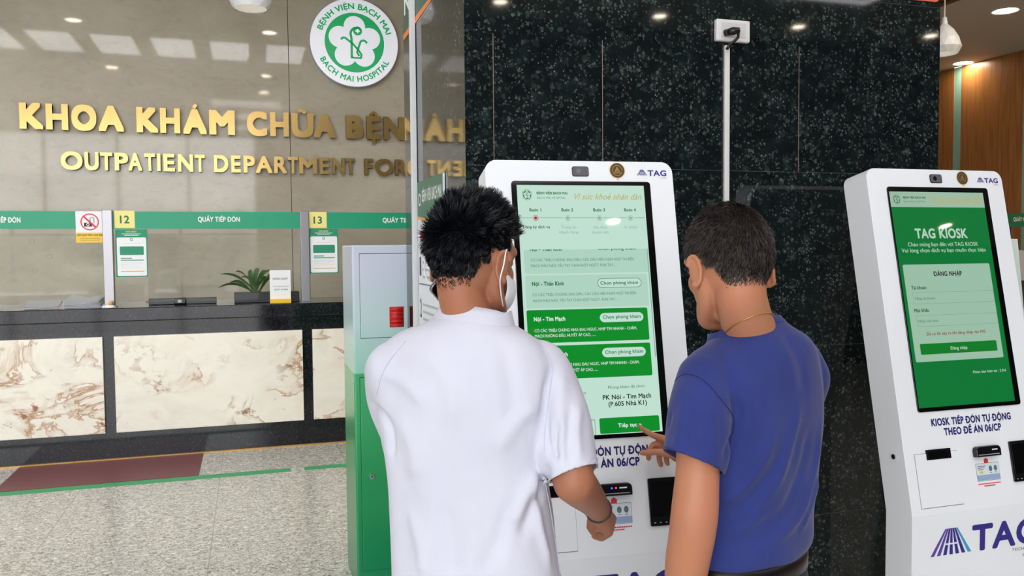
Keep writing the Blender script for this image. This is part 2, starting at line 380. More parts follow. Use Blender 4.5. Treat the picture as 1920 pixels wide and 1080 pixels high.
# right wall: wood panels with pale green glass strips
mb = MB(); strips = []
def ywall(px, py): return at_x(px, py, XW).y
for a, b in (((1803, 140), (1789, 140)),): strips.append((ywall(*a), ywall(*b)))
strips.append((ywall(1990, 200), ywall(1918, 200)))
y = YR
for y0, y1 in sorted(strips): mb.box(XW, XW+.1, y, y0, 0, ZC, WOOD); y = y1
mb.box(XW, XW+.1, y, 12, 0, ZC, WOOD); struct(mb, 'wall_right')
TEAL = mat('pale_green_glass_strip', (150, 196, 180), .15)
for i, (y0, y1) in enumerate(strips): struct(MB().box(XW+.01, XW+.09, y0, y1, 0, ZC, TEAL), 'trim_%d' % (i+1))
# slatted brown ceiling recess over the right hall
SL = mat('brown_ceiling_slat', (92, 58, 40), .5)
a = at_z(1775, 20, ZC-.02); b = at_z(1840, 2, ZC-.02)
mb = MB()
for i in range(14): mb.box(5.2+i*.16, 5.2+i*.16+.1, b.y-1.2, a.y+.25, ZC-.05, ZC-.003, SL)
mb.build('ceiling_slat_panel', label='dark brown slatted ceiling panel above the hanging lamp beside the pillar', cat='ceiling panel', loc=(6.3, a.y, ZC-.05))

# pillar
mb = MB(); zs = [0, .567, 1.232, 1.898, 2.563, 3.228, 3.893, ZC]
JT = mat('stone_joint', (96, 96, 92), .6)
for i in range(len(zs)-1): mb.box(XPL, XPR, YP, YPB, zs[i]+.0007, zs[i+1]-.0007, GRANITE)
mb.box(XPL+.001, XPR-.001, YP+.001, YPB-.001, .001, ZC-.001, JT)
for px in (925, 1129.5, 1498):  # vertical reflections in the polish, put in as thin pinkish strips
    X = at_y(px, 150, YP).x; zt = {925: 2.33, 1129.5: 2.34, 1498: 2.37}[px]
    mb.box(X-.0009, X+.0009, YP-.0006, YP+.01, 1.9, zt, mat('pinkish_reflected_line', (150, 120, 112), .5))
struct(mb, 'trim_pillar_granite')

# rear facade mullions (the light comes in between them)
ALU = mat('facade_aluminium', (120, 122, 126), .4, .6)
mb = MB()
for x in np.arange(XL, .3, 1.53): mb.box(x-.03, x+.03, YR-.12, YR, 0, ZC, ALU)
mb.box(XL, .2, YR-.1, YR-.02, 2.5, 2.56, ALU); struct(mb, 'window_1')
# outdoors behind the facade
OUT = mat('outdoor_paving', (172, 170, 166), .8, vary=.1)
MB().box(-30, 12, -26, YR-.12, -.22, -.12, OUT).build('outdoor_paving', kind='structure')
mb = MB().box(-30, 14, -26.4, -26, -.12, 2.4, mat('far_street_wall', (168, 174, 160), .8, vary=.2, vscale=2)); mb.build('wall_street', kind='structure')

# ------------------------------------------------------------------ reception counter
XC0, XC1 = XL+.02, 3.4
def zc(px, py): return at_y(px, py, YC).z
zt = 1.184; zm = zc(400, 610); zf = zc(400, 597)
counter = base('reception_counter', (0, YC+.4, 0), label='long black granite reception counter with cream onyx front panels along the marble wall', cat='counter')
MB().box(XC0, XC1, YC+.03, YC+.75, 0, zf-.005, DARKSTONE).build('counter_body', counter)
MB().box(XC0, XC1, YC-.01, YC+.80, zf, zt, DARKSTONE).build('counter_top', counter, bevel=.006)
mb = MB()
PW = at_y(568.5, 700, YC).x-at_y(215, 700, YC).x; GAP = at_y(587, 700, YC).x-at_y(568.5, 700, YC).x
x0 = at_y(215, 700, YC).x; zpt = at_y(390, 625, YC).z; zpb = at_y(390, 800, YC).z
onx = []
for i in range(-5, 3):
    a = x0+i*(PW+GAP)
    if a+PW > XC1: break
    MB().box(a, a+PW, YC, YC+.035, zpb, zpt, ONYX).build('onyx_panel', counter, bevel=.003)
MB().box(XC0, XC1, YC+.012, YC+.03, 0, .012, mat('brass_strip', (190, 150, 90), .4, .6)).build('base_strip', counter)

# floor mat and tape
def flr(px, py): return at_z(px, py, .0)
ga = flr(200, 910).y; g = mat('green_floor_tape', (52, 156, 100), .5)
tw = .05
for (pa, pb) in (((-200, 0), (545, 0)), ((571, 0), (760, 0))):
    def xat(px): r = ray(px, 880); return (ga+.0)*r.x/r.y
    xa, xb = xat(pa[0])-(6 if pa[0] < 0 else 0), xat(pb[0])
    nm = 'long' if pa[0] < 0 else 'short'
    MB().box(xa, xb, ga-tw, ga+tw, 0.0, .0015, g).build('floor_tape', loc=((xa+xb)/2, ga, 0), label=('long green floor tape strip along the front of the dark red mat' if nm == 'long' else 'short green floor tape strip beside the grey-green cabinet'), cat='floor tape')
xr = (flr(382, 852).x+flr(372, 891).x)/2; xl = flr(32, 881).x
MB().box(xl, xr, ga+tw+.004, YC-.012+.02, 0, .004, mat('dark_red_mat', (112, 58, 62), .35, spec=.4)).build('floor_mat', loc=(xl+.5, ga+.2, 0), label='dark red rectangular mat on the floor against the counter', cat='mat')

# glass screens, posts, sign band
YG = YC+.16
zgt = at_y(205, 394, YG).z; zb0 = at_y(330, 429, YG).z; zb1 = at_y(330, 397, YG).z
posts = []
for (l, r_, lab) in ((193, 212, 'brushed steel post standing on the counter between the camera ban sign and number 12'), (562.5, 578, 'brushed steel post standing on the counter before number 13')):
    xa, xb = at_y(l, 430, YG).x, at_y(r_, 430, YG).x; posts.append((xa, xb))
PWD = posts[0][1]-posts[0][0]; SP = posts[1][0]-posts[0][0]
allp = [posts[0][0]+k*SP for k in range(-2, 3)]
labs = ['brushed steel counter post farther along the counter, out to the side']*2+['brushed steel counter post between the camera ban sign and number 12', 'brushed steel counter post just before yellow number 13', 'brushed steel counter post hidden beyond the pillar']
for k, xa in enumerate(allp):
    if k in (0, 1, 4): continue
    p = base('glass_post', (xa+PWD/2, YG, zt), label=labs[k], cat='post', group='steel posts of the counter glass')
    MB().box(xa, xa+PWD, YG-.035, YG+.035, zt, zgt, STEEL).build('upright', p, bevel=.004)
    MB().box(xa-.012, xa+PWD+.012, YG-.05, YG+.05, zt, zt+.012, CHROME).build('foot', p)
DG = mat('green_lettering', (20, 110, 80), .5)
def yfr(Y):                                       # frame on a wall-parallel plane: x, z, towards the viewer
    return lambda x, z, n: (x, Y-n, z)
gx = [(allp[1]+PWD, allp[2], 'left'), (allp[2]+PWD, allp[3], 'middle'), (allp[3]+PWD, allp[3]+SP-.01, 'right')]
glab = ['clear glass counter screen beside the camera ban sign, cars mirrored in it', 'clear glass counter screen of counter 12, above the potted plant', 'clear glass counter screen of counter 13, behind the grey cabinet']
for (xa, xb, nm), lab in zip(gx, glab):
    gp = base('glass_screen', ((xa+xb)/2, YG, zt), label=lab, cat='glass screen')
    MB().box(xa+.002, xb-.002, YG-.004, YG+.004, zt+.03, zgt-.01, GLASS).build('pane', gp)
    bd = MB().box(xa+.002, xb-.002, YG-.0065, YG-.0045, zb0, zb1, GREEN)
    bd.fr = yfr(YG-.0065)
    if nm == 'left': bd.text('QUẦY TIẾP ĐÓN', at_y(-40, 415, YG).x, at_y(39, 415, YG).x, at_y(20, 417, YG).z, .037, WHITE, .001, bold=.13, sgn=1)
    if nm == 'middle': bd.text('QUẦY TIẾP ĐÓN', at_y(371, 415, YG).x, at_y(450, 415, YG).x, at_y(410, 415.5, YG).z, .037, WHITE, .001, bold=.13, sgn=1)
    if nm == 'right': bd.text('QUẦY TIẾP ĐÓN', at_y(717, 415, YG).x, at_y(797, 415, YG).x, at_y(750, 417, YG).z, .037, WHITE, .001, bold=.13, sgn=1)
    bd.build('sign_band', gp)
    hz = at_y(60, 480, YG).z
    if nm == 'left':
        for hx, hy in ((60, 453), (30, 481), (94, 481), (66, 507)):
            q = at_y(hx, hy, YG); mb = MB(yfr(YG-.005)); ringpts(mb, q.x, q.z, .016, .0185, .0005, mat('drilled_glass_edge', (120, 140, 130), .3), 24); mb.build('speaking_hole', gp)
# number plates and notices stuck on the glass
def plate(l, r_, t, b, Y): return at_y(l, (t+b)/2, Y).x, at_y(r_, (t+b)/2, Y).x, at_y((l+r_)/2, b, Y).z, at_y((l+r_)/2, t, Y).z
for s, box_ in (('12', (214.5, 252.5, 395, 427.5)), ('13', (578.5, 612.5, 397.5, 427.5))):
    x0_, x1_, z0_, z1_ = plate(*box_, YG-.008); mb = MB(yfr(YG-.0066)); mb.prism([(x0_, z0_), (x1_, z0_), (x1_, z1_), (x0_, z1_)], 0, .002, YEL)
    w = x1_-x0_; mb.text(s, x0_+w*.27, x1_-w*.26, z0_+(z1_-z0_)*.28, (z1_-z0_)*.42, DG, .0026, bold=.1, sgn=1)
    mb.build('number_plate', loc=((x0_+x1_)/2, YG-.007, z0_), label='pale yellow plate with green number %s, %s' % (s, 'right of the camera ban sign' if s == '12' else 'over the screen behind the grey cabinet'), cat='sign')
OR = mat('orange_print', (238, 166, 84), .5); GRY = mat('grey_print', (176, 182, 184), .5); LG = mat('leaf_green_print', (28, 140, 104), .5)
for bx, lab in (((217, 277, 430, 519), 'green and white A4 notice on the glass beside the camera ban sign'), ((580, 634.5, 429, 512.5), 'green and white A4 notice on the glass next to the grey cabinet')):
    x0_, x1_, z0_, z1_ = plate(*bx, YG-.008); w = x1_-x0_; h = z1_-z0_
    mb = MB(yfr(YG-.0066)); mb.prism([(x0_, z0_), (x1_, z0_), (x1_, z1_), (x0_, z1_)], 0, .0015, LG)
    mb.prism(rrect(x0_+w*.04, x1_-w*.04, z0_+h*.02, z1_-h*.17, w*.05), .0016, .002, WHITE)
    mb.text('CHỦ NHẬT', x0_+w*.33, x1_-w*.33, z1_-h*.065, h*.03, mat('yellow_letters', (236, 214, 90), .5), .002, bold=.12, sgn=1)
    for k, (a, b) in enumerate(((.2, .8), (.28, .72))): mb.prism([(x0_+w*a, z1_-h*(.09+k*.03)), (x0_+w*b, z1_-h*(.09+k*.03)), (x0_+w*b, z1_-h*(.10+k*.03)), (x0_+w*a, z1_-h*(.10+k*.03))], .0018, .0022, WHITE)
    mb.prism(rrect(x0_+w*.13, x1_-w*.12, z1_-h*.54, z1_-h*.36, w*.03), .0021, .0024, LG)
    for a, b, t, c_ in ((.15, .5, .60, LG), (.15, .87, .64, LG), (.15, .88, .875, OR), (.25, .78, .30, GRY), (.15, .8, .70, GRY), (.15, .86, .73, GRY), (.15, .7, .77, GRY), (.15, .84, .81, GRY)):
        hh = .018 if c_ in (LG, OR) else .004
        mb.prism([(x0_+w*a, z1_-h*(t+hh)), (x0_+w*b, z1_-h*(t+hh)), (x0_+w*b, z1_-h*t), (x0_+w*a, z1_-h*t)], .0021, .0024, c_)
    ringpts(mb, x0_+w*.5, z1_-h*.215, w*.03, w*.05, .0024, LG, 20)
    mb.build('notice_sheet', loc=((x0_+x1_)/2, YG-.007, z0_), label=lab, cat='notice', group='A4 notices on the counter glass')
x0_, x1_, z0_, z1_ = plate(142, 194, 396, 455, YG-.008); w = x1_-x0_; h = z1_-z0_
RED = mat('sign_red', (214, 50, 72), .5); BK = mat('print_black', (30, 32, 40), .5); YO = mat('sign_yellow', (240, 196, 66), .5)
mb = MB(yfr(YG-.0066)); mb.prism(rrect(x0_, x1_, z0_, z1_, w*.04), 0, .003, WHITE); mb.prism(rrect(x0_, x1_, z0_, z0_+h*.32, w*.04), .003, .0034, YO)
cx, cz, r_ = x0_+w*.51, z0_+h*.66, w*.335
mb.prism([(cx-r_*.62, cz-r_*.55), (cx+r_*.25, cz-r_*.55), (cx+r_*.25, cz-r_*.1), (cx-r_*.62, cz-r_*.1)], .003, .0036, BK)
mb.prism(circ(cx-r_*.2, cz-r_*.32, r_*.17, 20), .0036, .004, WHITE); mb.prism(circ(cx-r_*.2, cz-r_*.32, r_*.1, 20), .004, .0043, BK)
for a, b in ((.02, .08), (.42, .48)): mb.prism([(cx+r_*a, cz-r_*.2), (cx+r_*b, cz-r_*.2), (cx+r_*b, cz+r_*.5), (cx+r_*a, cz+r_*.5)], .003, .0036, BK)
mb.prism([(cx+r_*.02, cz+r_*.45), (cx+r_*.48, cz+r_*.45), (cx+r_*.48, cz+r_*.5), (cx+r_*.02, cz+r_*.5)], .003, .0036, BK)
ringpts(mb, cx, cz, r_*.87, r_, .0045, RED)
q = r_*.66; t_ = r_*.07; mb.prism([(cx-q-t_, cz+q-t_), (cx-q+t_, cz+q+t_), (cx+q+t_, cz-q+t_), (cx+q-t_, cz-q-t_)], .0042, .0046, RED)
mb.text('CẤM QUAY PHIM, CHỤP ẢNH', x0_+w*.03, x1_-w*.02, z0_+h*.215, h*.055, BK, .0038, bold=.12, sgn=1)
for k in (0, 1): mb.prism([(x0_+w*.16, z0_+h*(.12-k*.05)), (x1_-w*.16, z0_+h*(.12-k*.05)), (x1_-w*.16, z0_+h*(.128-k*.05)), (x0_+w*.16, z0_+h*(.128-k*.05))], .0034, .0037, BK)
mb.build('prohibition_sign', loc=((x0_+x1_)/2, YG-.007, z0_), label='white and yellow sign with a crossed-out camera and phone on the glass', cat='sign')

# things on the counter
def onc(px, Y): r = ray(px, 560); return Y*r.x/r.y
YI = YG+.12
mon = base('monitor', (onc(342, YI), YI, zt), label='low black monitor seen behind the glass below number 12, webcam clipped on it', cat='monitor')
xa, xb = onc(279, YI), onc(406, YI); zz = at_y(340, 558.5, YI).z
MB().box(xa, xb, YI-.02, YI+.02, zt+.001, zz, BLACKP).build('casing', mon, bevel=.004)
MB().box(onc(273, YI), xa, YI-.015, YI+.015, zt+.02, zz-.02, mat('red_clip', (190, 50, 50), .4)).build('red_clip', mon)
wc = base('webcam', (onc(338.5, YI), YI-.03, zz-.04), label='small black webcam with a white label on the low black monitor', cat='webcam')
mb = MB(); c = Vector((onc(338.5, YI), YI-.035, zz-.02)); mb.box(c.x-.045, c.x+.045, YI-.06, YI-.021, max(zt+.004, zz-.048), zz+.004, BLACKP); mb.build('housing', wc, bevel=.008)
MB().box(c.x-.016, c.x+.012, YI-.062, YI-.06, zz-.035, zz-.012, WHITE).build('sticker', wc)
pt = base('potted_plant', (onc(500, YI), YI, zt), label='broad-leaved green plant in a long black planter box on the counter', cat='plant')
xa, xb = onc(439.5, YI), onc(560.5, YI); zp = at_y(500, 547, YI).z
mb = MB(); mb.box(xa, xb, YI-.08, YI+.08, zt, zp, mat('black_planter', (26, 29, 36), .4)); mb.build('planter', pt, bevel=.004)
LEAF = mat('leaf_green', (70, 112, 54), .35, vary=.3, vscale=12)
lf = MB()
ctr = Vector((onc(480, YI), YI, zp-.01))
tips = [(-.30, .02, .015), (-.28, -.03, .13), (-.16, .05, .15), (-.22, -.06, .05), (-.05, -.06, .16), (.03, .04, .17), (.13, -.03, .155), (.12, .05, .08), (.17, -.05, .11), (.05, -.07, .06), (-.12, -.06, .10), (.20, .03, .13), (-.06, .07, .13), (.10, .07, .15)]
for i, (dx, dy, dz) in enumerate(tips):
    s = ctr+Vector((random.uniform(-.03, .03), random.uniform(-.03, .03), 0)); e = ctr+Vector((dx, dy, dz)); n = 9; vs = []; fs = []
    side = Vector((0, 0, 1)).cross(e-s).normalized() if abs(dx) > .02 else Vector((1, 0, 0))
    side = (side+Vector((0, -.2, .7))).normalized()
    for j in range(n):
        t = j/(n-1); p = s.lerp(e, t)+Vector((0, 0, .075*math.sin(math.pi*t*.85))); wd = .024*math.sin(math.pi*min(1, t*.95+.05))**.8+.001
        vs += [p-side*wd, p-Vector((0, 0, .006*math.sin(math.pi*t))), p+side*wd]
    for j in range(n-1):
        for q in (0, 1): fs.append((3*j+q, 3*j+q+1, 3*j+q+4, 3*j+q+3))
    lf.add(vs, fs, LEAF)
lf.build('foliage', pt, smooth=True, recalc=False)
YS = YC+.06
st = base('table_sign', (onc(526, YS), YS, zt), label='white stand-up sign with a yellow foot saying the counter is closed', cat='sign')
xa, xb = onc(506.5, YS), onc(545.5, YS); z1_ = at_y(526, 506.5, YS).z
mb = MB(yfr(YS)); mb.prism([(xa, zt+.03), (xb, zt+.03), (xb, z1_), (xa, z1_)], 0, .003, WHITE)
w = xb-xa
GT = mat('grey_text', (92, 104, 120), .5)
mb.text('ĐÓNG QUẦY', xa+w*.14, xb-w*.12, z1_-w*.47, w*.085, GT, .0035, bold=.1, sgn=1)
mb.text('VUI LÒNG SANG', xa+w*.14, xb-w*.1, z1_-w*.84, w*.06, GT, .0035, sgn=1); mb.text('QUẦY KẾ BÊN', xa+w*.2, xb-w*.14, z1_-w*1.0, w*.07, GT, .0035, bold=.06, sgn=1)
mb.build('card', st); MB().box(xa-.001, xb+.001, YS-.03, YS+.02, zt, zt+.036, mat('yellow_acrylic', (244, 196, 40), .3)).build('foot', st, bevel=.003)
xa = onc(657, YI); MB().box(xa, xa+.5, YI-.08, YI+.08, zt, at_y(660, 546, YI).z, BLACKP).build('planter_box', loc=(xa, YI, zt), label='black box on the counter peeking out beside the grey cabinet', cat='box', bevel=.004)
# papers and a white dispenser foot
for (l, r_, n_, lab, rot) in ((44, 115, 2, 'thin stack of white papers on the counter edge, the flatter one', .04), (120, 197, 5, 'loose stack of bluish white papers lying against the steel post', -.12)):
    xa, xb = onc(l, YG+.1), onc(r_, YG+.1); mb = MB()
    for k in range(n_):
        a = rot+random.uniform(-.08, .08); ca, sa = math.cos(a), math.sin(a); cx_, cy2 = (xa+xb)/2, YG+.13; hw = (xb-xa)/2*.92
        f = lambda x, y, z: (cx_+x*ca-y*sa, cy2+x*sa+y*ca, z+(y+.09)*.22+abs(math.sin(x*9))*.006*k)
        mb.fr = f; zz_ = zt+.001+k*.006
        vs = []; fs = []; nx = 8
        for ix in range(nx+1):
            for yy in (-.09, .09):
                for dz in (0, .003): vs.append((-hw+2*hw*ix/nx, yy, zz_+dz))
        for ix in range(nx):
            o_ = 4*ix
            for a1, b1 in ((0, 1), (1, 3), (3, 2), (2, 0)): fs.append((o_+a1, o_+b1, o_+b1+4, o_+a1+4))
        fs += [(0, 1, 3, 2), (4*nx, 4*nx+2, 4*nx+3, 4*nx+1)]
        mb.add(vs, fs, mat('paper', (244, 245, 252), .7))
    mb.build('paper_stack', loc=((xa+xb)/2, YG+.13, zt), label=lab, cat='papers')
c = Vector((onc(204, YC+.07), YC+.07, zt)); hb = base('hand_bell', c, label='small white desk bell with an orange tip at the foot of the steel post', cat='bell')
MB().lathe(c, [(0, .02), (.03, .018), (.042, .006), (.044, 0), (0, 0)], WHITE, 24).build('bell_base', hb, smooth=True)
MB().lathe(c+Vector((.012, 0, .02)), [(0, .03), (.012, .026), (.014, .01), (.012, -.004), (0, -.004)], mat('orange_cap', (224, 150, 60), .5), 16).build('cap', hb, smooth=True)

# ------------------------------------------------------------------ raised lettering on the marble wall
YL = YM-.012
def zl(px, py): return at_y(px, py, YM-.04).z
zb1_, cap1 = zl(230, 247.3), zl(52, 191.5)-zl(52, 240.5)
zb2_, cap2 = zl(420, 323.3), zl(170, 284.5)-zl(170, 318)
L1 = [('K', 37.7, 82.3, 'first', 'KHOA'), ('H', 87.3, 129, 'second', 'KHOA'), ('O', 135, 181.7, 'third', 'KHOA'), ('A', 185.7, 232.7, 'fourth', 'KHOA'),
      ('K', 256.7, 297.3, 'first', 'KHÁM'), ('H', 301, 338.3, 'second', 'KHÁM'), ('Á', 344, 387.7, 'third', 'KHÁM'), ('M', 392.7, 440.7, 'fourth', 'KHÁM'),
      ('C', 463.3, 501, 'first', 'CHỮA'), ('H', 506.7, 541.7, 'second', 'CHỮA'), ('Ữ', 546.7, 588, 'third', 'CHỮA'), ('A', 588.3, 629.3, 'fourth', 'CHỮA'),
      ('B', 648.8, 681.2, 'first', 'BỆNH'), ('Ệ', 687, 714.5, 'second', 'BỆNH'), ('N', 718.8, 757, 'third', 'BỆNH')]
L2 = [('O', 115, 155.7, 'first', 'OUTPATIENT'), ('U', 160, 186, 'second', 'OUTPATIENT'), ('T', 189, 211.7, 'third', 'OUTPATIENT'), ('P', 216, 241, 'fourth', 'OUTPATIENT'), ('A', 241.7, 266.7, 'fifth', 'OUTPATIENT'),
      ('T', 271.7, 291.7, 'sixth', 'OUTPATIENT'), ('I', 295.7, 301.7, 'seventh', 'OUTPATIENT'), ('E', 307.3, 328.3, 'eighth', 'OUTPATIENT'), ('N', 334.3, 362.7, 'ninth', 'OUTPATIENT'), ('T', 366, 385, 'tenth', 'OUTPATIENT'),
      ('D', 401.7, 428.3, 'first', 'DEPARTMENT'), ('E', 434, 451.7, 'second', 'DEPARTMENT'), ('P', 457.3, 478.3, 'third', 'DEPARTMENT'), ('A', 480, 510.7, 'fourth', 'DEPARTMENT'), ('R', 514.3, 538.3, 'fifth', 'DEPARTMENT'),
      ('T', 540, 559, 'sixth', 'DEPARTMENT'), ('M', 561, 594.3, 'seventh', 'DEPARTMENT'), ('E', 599.3, 617.7, 'eighth', 'DEPARTMENT'), ('N', 623, 646, 'ninth', 'DEPARTMENT'), ('T', 648, 666, 'tenth', 'DEPARTMENT'),
      ('F', 683, 700, 'first', 'FOR'), ('O', 703, 737, 'second', 'FOR'), ('R', 741, 762, 'third', 'FOR')]
for LL, zb_, cap_, bold, nm in ((L1, zb1_, cap1, .15, 'upper'), (L2, zb2_, cap2, .09, 'lower')):
    for ch, a, b, o_, wd in LL:   # each letter is a piece of its own
        ym = 247 if nm == 'upper' else 323
        xa, xb = at_y(a, ym, YM-.04).x, at_y(b, ym, YM-.04).x
        mb = MB(lambda x, z, n: (x, YM-n, z)); bc = unicodedata.normalize('NFD', ch)[0]
        polys, adv = char_polys(ch, bold*.5); vs0 = polys[0][0]; mnx, mxx = min(v[0] for v in vs0), max(v[0] for v in vs0)
        k = (xb-xa)/(mxx-mnx+bold); cc = cap_/(1+bold)
        for i, (vs, fs) in enumerate(polys):
            offs = [(bold/2*math.cos(q*math.pi/8)*min(1.415, 1/max(abs(math.cos(q*math.pi/8)), abs(math.sin(q*math.pi/8)))), bold/2*math.sin(q*math.pi/8)*min(1.415, 1/max(abs(math.cos(q*math.pi/8)), abs(math.sin(q*math.pi/8))))) for q in range(16)] if i == 0 else [(0, .02)]
            for io, (ox, oy) in enumerate(offs):
                e_ = .0002*io+(.004 if i else 0)
                pts = [(xa+(x+ox-mnx+bold/2)*k, zb_+(y_+oy+bold/2)*cc) for x, y_ in vs]; n = len(pts); ed = {}
                for f in fs:
                    for q in range(len(f)): ed[(f[q], f[(q+1) % len(f)])] = 1
                side = [(p_, r2, r2+n, p_+n) for (p_, r2) in ed if (r2, p_) not in ed]
                mb.add([(x, z, .012) for x, z in pts]+[(x, z, .05+e_) for x, z in pts], list(fs)+[tuple(q+n for q in f) for f in fs]+side, BRASS)
        mb.build('wall_letter', loc=((xa+xb)/2, YM, zb_), recalc=False, label='raised brass letter %s, %s letter of %s in the %s marble wall line' % (ch, o_, wd, nm), cat='letter', group='brass letters of the %s line' % nm)

# ------------------------------------------------------------------ round emblem
def emblem(mb, cx, cz, R, n, white, green, sgn=1, thick=0, ring=True, res=1.0):
    """sgn: +1 when the second axis points up"""
    S = lambda x, y: (cx+x*R, cz+sgn*y*R)
    k = int(64*res)
    if ring: mb.prism([S(math.cos(2*math.pi*i/k), math.sin(2*math.pi*i/k)) for i in range(k)], n-thick, n, white)
    mb.add([(*S(.68*math.cos(2*math.pi*i/k), .68*math.sin(2*math.pi*i/k)), n+.0004*(1 if thick else .5)) for i in range(k)], [tuple(range(k))], green)
    e = .0010 if thick else .0004
    for i in range(5):
        a = math.radians(90+72*i); c_ = (.36*math.cos(a), .36*math.sin(a)); kk = int(28*res)
        mb.add([(*S(c_[0]+.245*math.cos(2*math.pi*j/kk), c_[1]+.245*math.sin(2*math.pi*j/kk)), n+e+i*(1e-4 if thick else 1e-5)) for j in range(kk)], [tuple(range(kk))], white)
    mb.add([(*S(.42*math.cos(2*math.pi*j/20), 42*math.sin(2*math.pi*j/20)*.01), n+e+(5e-4 if thick else 5e-5)) for j in range(20)], [tuple(range(20))], white)
    def st(pts, w):
        vs, fs = stroke(pts, w); mb.add([(*S(x, y), n+e*1.9) for x, y in vs], fs, green)
    def arc(x, y, r, a0, a1, q=10): return [(x+r*math.cos(math.radians(a0+(a1-a0)*i/q)), y+r*math.sin(math.radians(a0+(a1-a0)*i/q))) for i in range(q+1)]
    st([(-.07, -.36), (-.07, .08)]+arc(.05, .2, .14, 200, 60), .055)
    st([(-.09, -.345), (.15, -.345)], .04)
    st([(-.30, .05)]+arc(-.24, .03, .07, 150, 40)+[(-.05, -.02), (.06, -.14), (.15, -.26), (.14, -.35)], .05)
    st([(.28, 0)]+arc(.2, -.02, .08, 20, 150)+[(.09, -.1), (.05, -.22), (.1, -.30)], .05)
    mb.add([(*S(x, y), n+e*1.9) for x, y in circ(.07, .27, .105, 20)], [tuple(range(20))], green)
    for a, b in ((.05, .018), (.018, .05)): mb.add([(*S(.07+x*a, .27+y*b), n+e*2.2) for x, y in ((-1, -1), (1, -1), (1, 1), (-1, 1))], [(0, 1, 2, 3)], white)
    for s, a0, a1, up in (('BỆNH VIỆN BẠCH MAI', 162, 17, True), ('BACH MAI HOSPITAL', 207, 333, False)):
        ps = text_polys(s, .14 if thick else .08); xs_ = [x for vs, fs in ps for x, y_ in vs]; mn, mx = min(xs_), max(xs_); cap = .125
        for ip, (vs, fs) in enumerate(ps):
            xm = (min(v[0] for v in vs)+max(v[0] for v in vs))/2
            a = math.radians(a0+(a1-a0)*(xm-mn)/(mx-mn)); rr = .765 if up else .765+cap; kx = abs(math.radians(a1-a0))*.83/(mx-mn)
            out = []
            for x, y_ in vs:
                dx = (x-xm)*kx; dy = y_*cap
                if up: p = (rr*math.cos(a)+dx*math.sin(a)+dy*math.cos(a), rr*math.sin(a)-dx*math.cos(a)+dy*math.sin(a))
                else: p = (rr*math.cos(a)-dx*math.sin(a)-dy*math.cos(a), rr*math.sin(a)+dx*math.cos(a)-dy*math.sin(a))
                out.append((*S(*p), n+e+(ip % 9)*(1e-4 if thick else 2e-5)))
            mb.add(out, fs, green)
YE = YM-.09
c = at_y(665, 80, YE); R_ = at_y(747, 80, YE).x-c.x
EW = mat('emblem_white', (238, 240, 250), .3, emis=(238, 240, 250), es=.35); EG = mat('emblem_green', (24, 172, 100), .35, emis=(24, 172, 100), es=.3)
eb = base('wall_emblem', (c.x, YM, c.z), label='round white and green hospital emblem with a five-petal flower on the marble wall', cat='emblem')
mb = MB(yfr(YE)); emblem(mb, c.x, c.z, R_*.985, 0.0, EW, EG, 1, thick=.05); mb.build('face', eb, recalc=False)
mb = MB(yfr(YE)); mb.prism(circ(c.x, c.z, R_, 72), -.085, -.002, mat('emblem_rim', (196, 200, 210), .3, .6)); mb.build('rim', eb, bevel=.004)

# ------------------------------------------------------------------ cabinet behind the pillar
YK = 3.872
cx0 = at_y(662, 600, YK).x; cx1 = cx0+.56; zk = at_y(700, 459.5, YK).z
def m_cab():
    m = bpy.data.materials.new('white_to_green_printed_panel'); nt, N, L, b = nodes(m)
    tc = N.new('ShaderNodeTexCoord').outputs['Object']; s = N.new('ShaderNodeSeparateXYZ'); L.new(tc, s.inputs[0])
    mr = N.new('ShaderNodeMapRange'); mr.inputs[1].default_value = 0; mr.inputs[2].default_value = zk; L.new(s.outputs[2], mr.inputs[0])
    zg = at_y(670, 700, YK).z/zk; zh = at_y(670, 600, YK).z/zk
    r = ramp(N, [(0, srgb((20, 128, 84))), (zg-.3, srgb((26, 146, 82))), (zg-.002, srgb((70, 172, 112))), (zg, srgb((150, 205, 186))), (zh, srgb((190, 214, 216))), (.93, srgb((206, 212, 230)))])
    L.new(mr.outputs[0], r.inputs[0]); L.new(r.outputs[0], b.inputs['Base Color']); b.inputs['Roughness'].default_value = .25; return m
CAB = m_cab()
cab = base('storage_cabinet', ((cx0+cx1)/2, YK+.22, 0), label='tall cabinet printed pale grey above and green below, standing beside the granite pillar', cat='cabinet')
MB().box(cx0, cx1, YK, YK+.42, 0, zk, CAB).build('cabinet_body', cab, bevel=.008)
def kx(px, py=600): return at_y(px, py, YK).x
def kz(px, py): return at_y(px, py, YK).z
d0, d1 = kz(700, 633), kz(700, 476)
JL = mat('door_gap', (70, 84, 96), .6)
o = MB().box(kx(676), cx1-.03, YK-.006, YK-.001, d0, d1, CAB).build('upper_door', cab, bevel=.002)
MB().box(kx(675.2), cx1-.028, YK-.0012, YK-.0003, d0-.003, d1+.003, JL).build('door_gap', cab)
mb = MB(); ra, rb = kx(730), kx(756.5); z0_, z1_ = kz(743, 613), kz(743, 575)
mb.box(ra, rb, YK-.009, YK-.006, z0_, z1_, mat('red_vent', (206, 40, 36), .35))
for i in range(5):
    zz = z0_+(z1_-z0_)*(i+.5)/5; mb.fr = None; mb.tube([(ra+.004, YK-.011, zz), (rb-.004, YK-.011, zz)], (z1_-z0_)/5*.36, mat('red_vent', (206, 40, 36), .35), 10)
mb.build('red_vent', cab, smooth=True)
lo = kz(700, 707); lb = .12
lk = MB().box(kx(677.5, 850), cx1-.03, YK-.006, YK-.001, lb, lo, CAB).build('lower_door', cab, bevel=.002)
